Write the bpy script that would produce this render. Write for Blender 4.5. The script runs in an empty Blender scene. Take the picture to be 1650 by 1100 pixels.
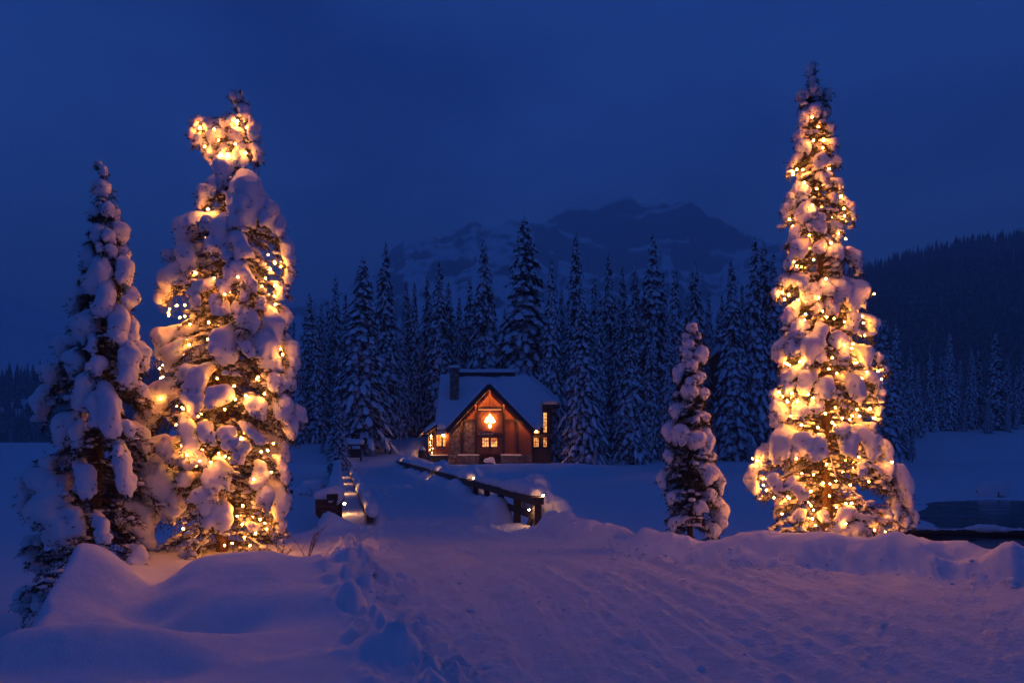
import bpy, math, random
import numpy as np
from mathutils import Vector, Matrix

random.seed(7)
RNG = np.random.default_rng(7)
SC = bpy.context.scene
COL = SC.collection
R = math.radians

# ------------------------------------------------------------------ camera
F, HX, HY, ZC = 1100.0, 825.0, 712.0, 1.75     # focal length in photo pixels, principal column, horizon row, eye height
cam_data = bpy.data.cameras.new('camera')
cam_data.sensor_width = 36.0
cam_data.lens = 24.0
cam_data.shift_y = 0.0982
cam_data.clip_start = 0.05
cam_data.clip_end = 20000.0
cam = bpy.data.objects.new('camera', cam_data)
cam.location = (0, 0, ZC)
cam.rotation_euler = (R(90), 0, 0)
COL.objects.link(cam)
SC.camera = cam

# ------------------------------------------------------------------ dusk sky
world = bpy.data.worlds.new('World')
SC.world = world
world.use_nodes = True
wn = world.node_tree
bg = wn.nodes['Background']
sky = wn.nodes.new('ShaderNodeTexSky')
sky.sky_type = 'NISHITA'
sky.sun_disc = False
sky.sun_elevation = R(-2.0)
sky.sun_rotation = R(180)
tint = wn.nodes.new('ShaderNodeMixRGB'); tint.blend_type = 'MULTIPLY'; tint.inputs[0].default_value = 1.0
tint.inputs[2].default_value = (0.85, 3.1, 13.0, 1)           # tungsten white balance of the exposure
wn.links.new(sky.outputs[0], tint.inputs[1])
# low, thick evening cloud over most of that sky, with slow soft variation
co = wn.nodes.new('ShaderNodeTexCoord')
nz = wn.nodes.new('ShaderNodeTexNoise'); nz.inputs['Scale'].default_value = 1.5; nz.inputs['Detail'].default_value = 5
nz.inputs['Roughness'].default_value = 0.55
mp = wn.nodes.new('ShaderNodeMapping'); mp.inputs['Scale'].default_value = (1, 1, 2.4)
mp.inputs['Location'].default_value = (3.1, 0.4, 1.7)
wn.links.new(co.outputs['Generated'], mp.inputs[0]); wn.links.new(mp.outputs[0], nz.inputs['Vector'])
rmp = wn.nodes.new('ShaderNodeValToRGB')
rmp.color_ramp.elements[0].position = 0.36; rmp.color_ramp.elements[0].color = (0.62, 0.66, 0.70, 1)
rmp.color_ramp.elements[1].position = 0.66; rmp.color_ramp.elements[1].color = (1.5, 1.42, 1.36, 1)
wn.links.new(nz.outputs['Fac'], rmp.inputs[0])
cl = wn.nodes.new('ShaderNodeMixRGB'); cl.blend_type = 'MULTIPLY'; cl.inputs[0].default_value = 1.0
wn.links.new(tint.outputs[0], cl.inputs[1]); wn.links.new(rmp.outputs[0], cl.inputs[2])
wn.links.new(cl.outputs[0], bg.inputs['Color'])
bg.inputs['Strength'].default_value = 0.131

# the last of the daylight, seen through cloud: very weak and very soft
sun_data = bpy.data.lights.new('sun', 'SUN')
sun_data.energy = 0.005
sun_data.angle = R(60)
sun_data.color = (1.0, 0.62, 0.55)
sun = bpy.data.objects.new('sun', sun_data)
sun.rotation_euler = (R(55), 0, R(0))
sun.location = (0, -20, 40)
COL.objects.link(sun)

SC.view_settings.view_transform = 'Standard'
SC.view_settings.look = 'None'
SC.view_settings.exposure = 0.0
SC.view_settings.gamma = 1.0
SC.view_settings.use_curve_mapping = False
SC.render.engine = 'CYCLES'
SC.cycles.use_denoising = True
SC.cycles.volume_bounces = 2
SC.cycles.max_bounces = 8
SC.cycles.diffuse_bounces = 6
SC.cycles.sample_clamp_indirect = 14.0
SC.cycles.use_light_tree = True

# ------------------------------------------------------------------ helpers
def W(px, py, d):
    """a point of the place at distance d (metres along +Y) seen at photo column px, row py"""
    return np.array(((px - HX) / F * d, d, ZC - (py - HY) / F * d))

def hash2(ix, iy, seed):
    seed = int(seed)
    n = (ix.astype(np.int64) * 374761393 + iy.astype(np.int64) * 668265263 + seed * 974711) & 0x7fffffff
    n = ((n ^ (n >> 13)) * 1274126177) & 0x7fffffff
    return ((n ^ (n >> 16)) & 0xffff) / 65535.0

def vnoise(x, y, seed=0):
    ix = np.floor(x); iy = np.floor(y)
    fx = x - ix; fy = y - iy
    fx = fx * fx * fx * (fx * (fx * 6 - 15) + 10); fy = fy * fy * fy * (fy * (fy * 6 - 15) + 10)
    a = hash2(ix, iy, seed); b = hash2(ix + 1, iy, seed); c = hash2(ix, iy + 1, seed); d = hash2(ix + 1, iy + 1, seed)
    return (a + (b - a) * fx) * (1 - fy) + (c + (d - c) * fx) * fy

def fbm(x, y, seed=0, octv=4, gain=0.5):
    s = 0; a = 1; t = 0
    for o in range(octv):
        s = s + a * vnoise(x * 2 ** o + 17.3 * o, y * 2 ** o - 9.1 * o, seed + o); t += a; a *= gain
    return s / t

def sstep(a, b, x):
    t = np.clip((x - a) / (b - a), 0, 1)
    return t * t * (3 - 2 * t)

def poly_sd(X, Y, poly):
    """signed distance to a polygon, positive inside"""
    P = np.array(poly, float); n = len(P)
    d2 = np.full(X.shape, 1e18); ins = np.zeros(X.shape, bool)
    for i in range(n):
        ax, ay = P[i]; bx, by = P[(i + 1) % n]
        ex, ey = bx - ax, by - ay
        t = np.clip(((X - ax) * ex + (Y - ay) * ey) / (ex * ex + ey * ey), 0, 1)
        d2 = np.minimum(d2, (X - ax - t * ex) ** 2 + (Y - ay - t * ey) ** 2)
        cond = ((ay > Y) != (by > Y))
        with np.errstate(divide='ignore', invalid='ignore'):
            xi = ax + (Y - ay) / (by - ay if by != ay else 1e-9) * ex
        ins ^= cond & (X < xi)
    d = np.sqrt(d2)
    return np.where(ins, d, -d)

def line_dist(X, Y, pts):
    """distance to a polyline, plus interpolated extra columns of its points, plus signed side and run length"""
    P = np.array(pts, float)
    best = np.full(X.shape, 1e18); val = [np.zeros(X.shape) for _ in range(P.shape[1] - 2)]
    lat = np.zeros(X.shape); run = np.zeros(X.shape); acc = 0
    for i in range(len(P) - 1):
        ax, ay = P[i, :2]; ex, ey = P[i + 1, :2] - P[i, :2]
        L = math.hypot(ex, ey)
        t = np.clip(((X - ax) * ex + (Y - ay) * ey) / (L * L), 0, 1)
        d = np.hypot(X - ax - t * ex, Y - ay - t * ey)
        m = d < best
        best = np.where(m, d, best)
        side = ((X - ax) * ey - (Y - ay) * ex) / L
        lat = np.where(m, np.sign(side) * d, lat)
        run = np.where(m, acc + t * L, run)
        for k in range(len(val)):
            val[k] = np.where(m, P[i, 2 + k] + t * (P[i + 1, 2 + k] - P[i, 2 + k]), val[k])
        acc += L
    return best, val, lat, run

def tag(o, label=None, cat=None, group=None, kind=None):
    if label: o['label'] = label
    if cat: o['category'] = cat
    if group: o['group'] = group
    if kind: o['kind'] = kind
    return o

def empty(name, loc, label=None, cat=None, group=None):
    o = bpy.data.objects.new(name, None)
    o.location = tuple(loc)
    o.empty_display_size = 0.2
    COL.objects.link(o)
    return tag(o, label, cat, group)

def link_mesh(name, me, parent=None):
    o = bpy.data.objects.new(name, me)
    COL.objects.link(o)
    if parent is not None:
        o.parent = parent
    return o

def mesh_np(name, V, quads=None, tris=None, mats=(), midx=None, smooth=True):
    me = bpy.data.meshes.new(name)
    V = np.asarray(V, np.float32)
    loops = []; starts = []; totals = []
    pos = 0
    if quads is not None and len(quads):
        q = np.asarray(quads, np.int32); loops.append(q.ravel()); starts.append(pos + 4 * np.arange(len(q))); totals.append(np.full(len(q), 4)); pos += q.size
    if tris is not None and len(tris):
        t = np.asarray(tris, np.int32); loops.append(t.ravel()); starts.append(pos + 3 * np.arange(len(t))); totals.append(np.full(len(t), 3)); pos += t.size
    lo = np.concatenate(loops); st = np.concatenate(starts).astype(np.int32); to = np.concatenate(totals).astype(np.int32)
    me.vertices.add(len(V)); me.vertices.foreach_set('co', V.ravel())
    me.loops.add(len(lo)); me.loops.foreach_set('vertex_index', lo)
    me.polygons.add(len(st)); me.polygons.foreach_set('loop_start', st); me.polygons.foreach_set('loop_total', to)
    for m in mats:
        me.materials.append(m)
    if midx is not None:
        me.polygons.foreach_set('material_index', np.asarray(midx, np.int32))
    me.polygons.foreach_set('use_smooth', np.full(len(st), bool(smooth)))
    me.update(calc_edges=True)
    me.validate()
    return me

class MB:
    """collects boxes, beams, tubes, prisms and lumps; build() links them as one mesh object"""
    def __init__(self):
        self.v = []; self.f = []; self.m = []
    def add(self, verts, faces, m=0):
        b = len(self.v)
        self.v += [tuple(map(float, p)) for p in verts]
        for f in faces:
            self.f.append(tuple(b + i for i in f)); self.m.append(m)
        return self
    def box(self, c, s, rz=0.0, m=0, taper=1.0):
        c = np.array(c, float); hx, hy, hz = np.array(s, float) / 2
        pts = []
        for z, k in ((-hz, 1.0), (hz, taper)):
            for x, y in ((-hx, -hy), (hx, -hy), (hx, hy), (-hx, hy)):
                x2, y2 = x * k, y * k
                pts.append((c[0] + x2 * math.cos(rz) - y2 * math.sin(rz), c[1] + x2 * math.sin(rz) + y2 * math.cos(rz), c[2] + z))
        return self.add(pts, [(3, 2, 1, 0), (4, 5, 6, 7), (0, 1, 5, 4), (1, 2, 6, 5), (2, 3, 7, 6), (3, 0, 4, 7)], m)
    def beam(self, a, b, w, h, m=0, up=(0, 0, 1)):
        a = np.array(a, float); b = np.array(b, float); d = b - a; d /= np.linalg.norm(d)
        u = np.array(up, float); s = np.cross(d, u)
        if np.linalg.norm(s) < 1e-4:
            s = np.cross(d, np.array((0, 1.0, 0)))
        s /= np.linalg.norm(s); u = np.cross(s, d)
        pts = [p + s * x * w / 2 + u * y * h / 2 for p in (a, b) for x, y in ((-1, -1), (1, -1), (1, 1), (-1, 1))]
        return self.add(pts, [(0, 1, 2, 3), (7, 6, 5, 4), (0, 4, 5, 1), (1, 5, 6, 2), (2, 6, 7, 3), (3, 7, 4, 0)], m)
    def tube(self, pts, rad, n=6, m=0):
        P = [np.array(p, float) for p in pts]
        if not hasattr(rad, '__len__'): rad = [rad] * len(P)
        ring = []; prev = None
        for i, p in enumerate(P):
            d = P[min(i + 1, len(P) - 1)] - P[max(i - 1, 0)]; d = d / (np.linalg.norm(d) + 1e-9)
            if prev is None:
                a = np.cross(d, (0, 0, 1.0)) if abs(d[2]) < 0.9 else np.cross(d, (1.0, 0, 0))
            else:
                a = prev - d * np.dot(prev, d)
            a /= np.linalg.norm(a) + 1e-9; prev = a; b = np.cross(d, a)
            ring.append([p + rad[i] * (a * math.cos(t) + b * math.sin(t)) for t in (2 * math.pi * k / n for k in range(n))])
        fs = []
        for i in range(len(P) - 1):
            for k in range(n):
                fs.append((i * n + k, i * n + (k + 1) % n, (i + 1) * n + (k + 1) % n, (i + 1) * n + k))
        fs.append(tuple(reversed(range(n)))); fs.append(tuple((len(P) - 1) * n + k for k in range(n)))
        return self.add([q for r in ring for q in r], fs, m)
    def lump(self, c, r, m=0, jit=0.12, rz=0.0, rnd=random):
        """a low, irregular rounded lump (20 to 40 faces)"""
        c = np.array(c, float); pts = []; n = 7
        lv = ((-0.55, 0.75), (0.15, 1.0), (0.72, 0.66))
        for z, k in lv:
            for i in range(n):
                t = 2 * math.pi * i / n; j = 1 + rnd.uniform(-jit, jit)
                x, y = r[0] * k * j * math.cos(t), r[1] * k * j * math.sin(t)
                pts.append((c[0] + x * math.cos(rz) - y * math.sin(rz), c[1] + x * math.sin(rz) + y * math.cos(rz), c[2] + r[2] * z * (1 + rnd.uniform(-jit, jit))))
        pts.append((c[0], c[1], c[2] + r[2])); pts.append((c[0], c[1], c[2] - r[2] * .6))
        fs = []
        for l in range(2):
            for i in range(n):
                fs.append((l * n + i, l * n + (i + 1) % n, (l + 1) * n + (i + 1) % n, (l + 1) * n + i))
        for i in range(n):
            fs.append((2 * n + i, 2 * n + (i + 1) % n, 3 * n)); fs.append(((i + 1) % n, i, 3 * n + 1))
        return self.add(pts, fs, m)
    def mesh(self, name, mats, origin=(0, 0, 0), smooth=False):
        me = bpy.data.meshes.new(name)
        o = np.array(origin, float)
        me.from_pydata([tuple(np.array(p) - o) for p in self.v], [], self.f)
        for mm in (mats if isinstance(mats, (list, tuple)) else [mats]):
            me.materials.append(mm)
        me.polygons.foreach_set('material_index', np.array(self.m, np.int32))
        me.polygons.foreach_set('use_smooth', np.full(len(self.f), bool(smooth)))
        me.update(); me.validate()
        return me
    def build(self, name, mats, parent=None, smooth=False):
        org = parent.matrix_basis.translation if parent is not None else (0, 0, 0)
        if parent is not None and parent.parent is not None:
            org = parent.parent.matrix_basis.translation
        return link_mesh(name, self.mesh(name, mats, org, smooth), parent)

# ------------------------------------------------------------------ materials
def new_mat(name):
    m = bpy.data.materials.new(name); m.use_nodes = True
    return m, m.node_tree, m.node_tree.nodes['Principled BSDF']

def noise_bump(nt, bsdf, layers, dist=0.02):
    """layers of (scale, strength) noise on object coordinates"""
    tc = nt.nodes.new('ShaderNodeTexCoord'); prev = None
    for sc, st in layers:
        n = nt.nodes.new('ShaderNodeTexNoise'); n.inputs['Scale'].default_value = sc; n.inputs['Detail'].default_value = 4
        nt.links.new(tc.outputs['Object'], n.inputs['Vector'])
        b = nt.nodes.new('ShaderNodeBump'); b.inputs['Strength'].default_value = st; b.inputs['Distance'].default_value = dist
        nt.links.new(n.outputs['Fac'], b.inputs['Height'])
        if prev is not None: nt.links.new(prev.outputs[0], b.inputs['Normal'])
        prev = b
    nt.links.new(prev.outputs[0], bsdf.inputs['Normal'])

def mat_plain(name, col, rough=0.7, var=0.25, scale=8.0, bump=None, dist=0.02, stretch=None, metal=0.0):
    m, nt, b = new_mat(name)
    tc = nt.nodes.new('ShaderNodeTexCoord'); n = nt.nodes.new('ShaderNodeTexNoise')
    n.inputs['Scale'].default_value = scale; n.inputs['Detail'].default_value = 5
    if stretch:
        mpn = nt.nodes.new('ShaderNodeMapping'); mpn.inputs['Scale'].default_value = stretch
        nt.links.new(tc.outputs['Object'], mpn.inputs[0]); nt.links.new(mpn.outputs[0], n.inputs['Vector'])
    else:
        nt.links.new(tc.outputs['Object'], n.inputs['Vector'])
    r = nt.nodes.new('ShaderNodeValToRGB')
    r.color_ramp.elements[0].position = 0.3; r.color_ramp.elements[1].position = 0.7
    r.color_ramp.elements[0].color = (*[c * (1 - var) for c in col], 1); r.color_ramp.elements[1].color = (*[min(1, c * (1 + var)) for c in col], 1)
    nt.links.new(n.outputs['Fac'], r.inputs[0]); nt.links.new(r.outputs[0], b.inputs['Base Color'])
    b.inputs['Roughness'].default_value = rough; b.inputs['Metallic'].default_value = metal
    if bump: noise_bump(nt, b, bump, dist)
    return m

def mat_emit(name, col, strength):
    m, nt, b = new_mat(name)
    b.inputs['Base Color'].default_value = (*[min(1, c) for c in col], 1)
    b.inputs['Emission Color'].default_value = (*col, 1); b.inputs['Emission Strength'].default_value = strength
    return m

M = {}
M['snow'] = mat_plain('snow', (0.84, 0.86, 0.88), 0.75, 0.03, 3.0, [(9, 0.35), (60, 0.25)], 0.03)
m, nt, b = new_mat('bough_snow')
b.inputs['Base Color'].default_value = (0.86, 0.87, 0.88, 1); b.inputs['Roughness'].default_value = 0.7
b.inputs['Subsurface Weight'].default_value = 0.4; b.inputs['Subsurface Radius'].default_value = (1.0, 0.8, 0.62); b.inputs['Subsurface Scale'].default_value = 0.09
noise_bump(nt, b, [(14, 0.5), (55, 0.5), (160, .4)], 0.028)
M['bough_snow'] = m
M['forest_snow'] = mat_plain('forest_snow', (0.84, 0.86, 0.88), 0.8, 0.06, 0.5)
M['trodden_snow'] = mat_plain('trodden_snow', (0.82, 0.84, 0.87), 0.75, 0.05, 3.0, [(6, 0.6), (18, 0.7), (60, 0.4)], 0.04)
M['needles'] = mat_plain('spruce_needles', (0.055, 0.060, 0.022), 0.65, 0.45, 6.0)
M['far_needles'] = mat_plain('forest_needles', (0.035, 0.045, 0.030), 0.8, 0.4, 0.8)
M['bark'] = mat_plain('bark', (0.115, 0.062, 0.038), 0.9, 0.4, 14.0, [(30, 0.8)], 0.02, (1, 1, 0.25))
M['log_wood'] = mat_plain('weathered_timber', (0.062, 0.043, 0.030), 0.85, 0.35, 6.0, [(25, 0.6)], 0.02, (1, 1, 6))
M['siding'] = mat_plain('red_cedar_siding', (0.27, 0.085, 0.032), 0.6, 0.25, 2.0, None, 0.02, (1, 1, 14))
M['panel_wood'] = mat_plain('cedar_panel', (0.36, 0.13, 0.045), 0.6, 0.22, 2.2)
M['dark_beam'] = mat_plain('dark_stained_beam', (0.045, 0.026, 0.017), 0.75, 0.3, 5.0)
M['door_wood'] = mat_plain('door_wood', (0.22, 0.075, 0.028), 0.5, 0.2, 4.0)
M['sign_wood'] = mat_plain('sign_wood', (0.085, 0.04, 0.024), 0.7, 0.3, 9.0)
M['sign_letter'] = mat_plain('sign_letter_paint', (0.17, 0.10, 0.06), 0.7, 0.15, 9.0)
M['pale_letter'] = mat_plain('pale_letter_paint', (0.62, 0.52, 0.38), 0.6, 0.1, 9.0)
M['socket'] = mat_plain('green_plastic_socket', (0.012, 0.035, 0.016), 0.5, 0.1, 9.0)
M['slate'] = mat_plain('roofing', (0.05, 0.048, 0.05), 0.85, 0.3, 6.0)
M['ice'] = mat_plain('ice', (0.55, 0.62, 0.68), 0.15, 0.05, 6.0)
M['stone'] = None
m, nt, b = new_mat('field_stone')
tc = nt.nodes.new('ShaderNodeTexCoord'); vo = nt.nodes.new('ShaderNodeTexVoronoi'); vo.inputs['Scale'].default_value = 3.2
ve = nt.nodes.new('ShaderNodeTexVoronoi'); ve.feature = 'DISTANCE_TO_EDGE'; ve.inputs['Scale'].default_value = 3.2
nt.links.new(tc.outputs['Object'], vo.inputs['Vector']); nt.links.new(tc.outputs['Object'], ve.inputs['Vector'])
r = nt.nodes.new('ShaderNodeValToRGB'); r.color_ramp.elements[0].color = (0.13, 0.095, 0.075, 1); r.color_ramp.elements[1].color = (0.38, 0.31, 0.25, 1)
nt.links.new(vo.outputs['Color'], r.inputs[0])
e = nt.nodes.new('ShaderNodeValToRGB'); e.color_ramp.elements[0].position = 0.0; e.color_ramp.elements[0].color = (0.25, 0.22, 0.2, 1); e.color_ramp.elements[1].position = 0.08; e.color_ramp.elements[1].color = (1, 1, 1, 1)
nt.links.new(ve.outputs['Distance'], e.inputs[0])
mx = nt.nodes.new('ShaderNodeMixRGB'); mx.blend_type = 'MULTIPLY'; mx.inputs[0].default_value = 1
nt.links.new(r.outputs[0], mx.inputs[1]); nt.links.new(e.outputs[0], mx.inputs[2]); nt.links.new(mx.outputs[0], b.inputs['Base Color'])
bp = nt.nodes.new('ShaderNodeBump'); bp.inputs['Strength'].default_value = 0.8; bp.inputs['Distance'].default_value = 0.06
nt.links.new(e.outputs[0], bp.inputs['Height']); nt.links.new(bp.outputs[0], b.inputs['Normal']); b.inputs['Roughness'].default_value = 0.9
M['stone'] = m
M['bulb'] = mat_emit('lit_bulb', (1.0, 0.30, 0.042), 320.0)
M['bulb_dim'] = mat_emit('lit_bulb_dim', (1.0, 0.28, 0.038), 190.0)
M['bulb_bright'] = mat_emit('lit_bulb_bright', (1.0, 0.31, 0.045), 600.0)
M['lamp'] = mat_emit('lit_lamp', (1.0, 0.44, 0.14), 420.0)
M['window_glow'] = mat_emit('lit_window', (1.0, 0.36, 0.09), 1.5)
nt = M['window_glow'].node_tree; tc = nt.nodes.new('ShaderNodeTexCoord'); n = nt.nodes.new('ShaderNodeTexNoise'); n.inputs['Scale'].default_value = 2.6; n.inputs['Detail'].default_value = 3
r = nt.nodes.new('ShaderNodeValToRGB'); r.color_ramp.elements[0].position = .36; r.color_ramp.elements[0].color = (.30, .045, .008, 1); r.color_ramp.elements[1].position = .64; r.color_ramp.elements[1].color = (1.0, .50, .15, 1)
nt.links.new(tc.outputs['Object'], n.inputs['Vector']); nt.links.new(n.outputs['Fac'], r.inputs[0]); nt.links.new(r.outputs[0], nt.nodes['Principled BSDF'].inputs['Emission Color'])
M['emblem'] = mat_emit('lit_emblem', (1.0, 0.46, 0.12), 20.0)
M['strip'] = mat_emit('strip_light', (1.0, 0.42, 0.16), 2.0)
M['hidden_wash_lamp'] = mat_emit('hidden_wash_lamp', (1.0, 0.35, 0.075), 1150.0)  # glow of the unseen lamps added to brighten the gable wall
M['porch_lamp'] = mat_emit('porch_lamp', (1.0, 0.42, 0.11), 120.0)
# thin dark ice and open water beyond the right bank
m, nt, b = new_mat('open_water')
tc = nt.nodes.new('ShaderNodeTexCoord'); mpn = nt.nodes.new('ShaderNodeMapping'); mpn.inputs['Scale'].default_value = (0.10, 0.9, 1)
n = nt.nodes.new('ShaderNodeTexNoise'); n.inputs['Scale'].default_value = 1.3; n.inputs['Detail'].default_value = 6; n.inputs['Distortion'].default_value = 0.6
nt.links.new(tc.outputs['Object'], mpn.inputs[0]); nt.links.new(mpn.outputs[0], n.inputs['Vector'])
r = nt.nodes.new('ShaderNodeValToRGB'); r.color_ramp.elements[0].position = 0.50; r.color_ramp.elements[0].color = (0.008, 0.012, 0.02, 1)
r.color_ramp.elements[1].position = 0.60; r.color_ramp.elements[1].color = (0.10, 0.115, 0.135, 1)
nt.links.new(n.outputs['Fac'], r.inputs[0]); nt.links.new(r.outputs[0], b.inputs['Base Color'])
r2 = nt.nodes.new('ShaderNodeValToRGB'); r2.color_ramp.elements[0].position = 0.50; r2.color_ramp.elements[0].color = (0.12, 0.12, 0.12, 1)
r2.color_ramp.elements[1].position = 0.60; r2.color_ramp.elements[1].color = (0.45, 0.45, 0.45, 1)
nt.links.new(n.outputs['Fac'], r2.inputs[0]); nt.links.new(r2.outputs[0], b.inputs['Roughness'])
M['water'] = m
# mountain: snow where it can lie, rock where it is steep
def mat_mountain(name, lo, hi, rockc, forest=None):
    m, nt, b = new_mat(name)
    geo = nt.nodes.new('ShaderNodeNewGeometry'); sep = nt.nodes.new('ShaderNodeSeparateXYZ'); nt.links.new(geo.outputs['Normal'], sep.inputs[0])
    tc = nt.nodes.new('ShaderNodeTexCoord'); n = nt.nodes.new('ShaderNodeTexNoise'); n.inputs['Scale'].default_value = 0.02; n.inputs['Detail'].default_value = 7
    nt.links.new(tc.outputs['Object'], n.inputs['Vector'])
    ad = nt.nodes.new('ShaderNodeMath'); ad.operation = 'MULTIPLY_ADD'; ad.inputs[1].default_value = 0.35; nt.links.new(n.outputs['Fac'], ad.inputs[0]); nt.links.new(sep.outputs['Z'], ad.inputs[2])
    rr = nt.nodes.new('ShaderNodeValToRGB'); rr.color_ramp.elements[0].position = lo; rr.color_ramp.elements[0].color = (*rockc, 1)
    rr.color_ramp.elements[1].position = hi; rr.color_ramp.elements[1].color = (0.8, 0.82, 0.85, 1)
    nt.links.new(ad.outputs[0], rr.inputs[0]); nt.links.new(rr.outputs[0], b.inputs['Base Color']); b.inputs['Roughness'].default_value = 0.95
    return m
M['mountain'] = mat_mountain('snowy_rock', 0.86, 0.98, (0.06, 0.058, 0.06))
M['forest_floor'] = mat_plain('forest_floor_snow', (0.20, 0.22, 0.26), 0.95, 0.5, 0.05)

# ------------------------------------------------------------------ ground: one height field for banks, road, causeway of the bridge, island and lake
LAKE = -1.5
BU = np.array((-0.247, 0.969)); BV = np.array((0.969, 0.247)); BR = np.array((0.96, 20.0))   # bridge: along, across, near end of right rail
def bridge_xy(t, w):
    p = BR + BU * t + BV * w
    return p[0], p[1]
def deck_z(t):
    return -0.80 - 0.004 * t

NEAR = [(-20, -40), (-5.0, -6), (-3.3, 2), (-4.25, 4.8), (-5.5, 7.0), (-6.25, 8.6), (-7.2, 10.4), (-7.7, 12), (-7.4, 14.5), (-6.4, 18.5), bridge_xy(2.6, -6.6), bridge_xy(2.6, 0.5),
        (2.0, 18.0), (2.9, 15.6), (4.2, 14.4), (6.4, 14.4), (8.3, 13.2), (10.5, 11.4), (15, 9), (30, 3), (60, -40)]
FAR = [(-62, 118), (-38, 84), (-30, 74), (-17, 66), (-9.5, 58), (-3, 53.5), (4, 56), (9.5, 63), (13, 72), (24, 80), (44, 90), (62, 112), (100, 122), (320, 140), (420, 420), (-150, 420), (-110, 230)]
LEFT_SHORE = [(-700, 262), (-140, 285), (-60, 320), (-60, 900), (-1200, 900), (-1200, 262)]
ROAD = [(-1.0, -2), (-.1, 2.5), (-.47, 5), (-1.1, 6.5), (-1.6, 7.8), (-2.3, 10), (-3.2, 13.5), (-4.3, 19.5), bridge_xy(3, -4.5), bridge_xy(50, -4.5), (-17.5, 77), (-16.6, 92),
        (-13.2, 92), (-12.4, 77), bridge_xy(49, -1.0), bridge_xy(1.5, -0.9), (0.9, 17.5), (1.4, 13.5), (1.9, 10.6), (3.2, 9.7), (5.2, 8.8), (6.4, 8.0), (9, 6.6), (14, 3.6), (14, -22), (-6, -22)]
CENTRE = [(2.3, -6), (2.15, 2), (1.85, 5), (1.35, 8), (0.5, 11.5), (-0.8, 15.4), bridge_xy(1, -2.7), bridge_xy(50, -2.7), (-14.6, 77), (-14.9, 92)]
CREST = [(1.25, 18.6, -.22, .5), (1.75, 14, 0.02, .5), (2.35, 11.2, .27, .5), (3.5, 10.5, .34, .55), (4.8, 10.0, .40, .6), (5.9, 9.4, .46, .65), (6.35, 8.95, .30, .6), (7.4, 8.5, .42, .65), (8.6, 8.1, .50, .7), (11, 7.4, .6, .9), (17, 4.5, .6, .9)]
BUMPS = [  # x, y, rx, ry, rot, height
    (-3.35, 8.25, 1.45, 1.0, 0.0, .36), (-5.1, 7.9, .60, .95, 0.1, .37), (-4.50, 8.6, .33, 2.0, 0.45, -.30), (-4.6, 11.0, 1.7, 1.3, 0, -.22), (-5.9, 20.6, .85, .7, 0, .50), (-3.3, 5.35, .95, .48, 0.22, .27), (-2.95, 6.35, .9, .36, .15, -.17), (-1.9, 6.9, .55, .4, .4, .10), (-3.6, 7.25, .5, .3, -.2, .07), (-2.5, 5.0, .4, .3, .2, -.08), (-1.35, 7.3, .3, .22, 0, -.09), (-2.2, 4.3, .5, .35, .2, .10), (-2.2, 7.6, .8, .9, .3, .08),
    (-1.95, 10.4, .5, 1.6, 0.2, .10), (-2.55, 13.0, .5, 1.6, .2, .18), (-4.6, 5.6, .7, 1.2, -.5, .12),
    (-3.9, 4.2, .9, .6, .3, .10), (-2.7, 6.5, .45, .30, .4, -.10), (-3.75, 6.9, .35, .22, 0, -.09), (-2.0, 5.6, .35, .25, .5, -.07), (-1.7, 8.6, .4, .5, 0, .10), (-2.45, 8.9, .30, .25, 0, -.06), (-5.6, 8.6, .6, .7, 0, .15), (1.05, 19.2, .5, .7, 0, .20), (1.6, 19.4, .7, .7, 0, .20), (-5.4, 20.8, .6, .8, 0, .20), (-6.0, 20.6, .7, .9, 0, .28),
    (6.2, 8.5, .26, .26, 0, .30), (6.7, 8.1, .5, .45, .3, .16), (5.1, 11.3, .36, .30, 0, .30), (3.75, 11.0, .28, .26, 0, .16), (4.4, 9.9, .3, .35, 0, .07), (5.55, 9.2, .22, .5, 0, .08), (6.35, 9.0, .2, .5, .2, .08),
    (5.75, 9.0, .10, .14, 0, -.09), (6.15, 8.75, .10, .12, 0, -.09), (5.3, 9.3, .1, .14, 0, -.07),
    (2.1, 15.0, .6, .9, 0, .14), (1.5, 17.3, .55, .8, 0, .12),
    (0.5, 66, 11, 5.5, .1, .42), (-7.5, 60, 3, 3, 0, .35), (6, 64, 4, 3, .2, .25), (-10.2, 71.5, 2.2, 3, .3, .75), (-10.8, 78, 1.2, 3, .2, .5), (-18.2, 74, .9, 4, 0, .8), (-18.5, 84, 1.2, 5, 0, .7), (-12.2, 86, 1.0, 4, 0, .6)]

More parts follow.
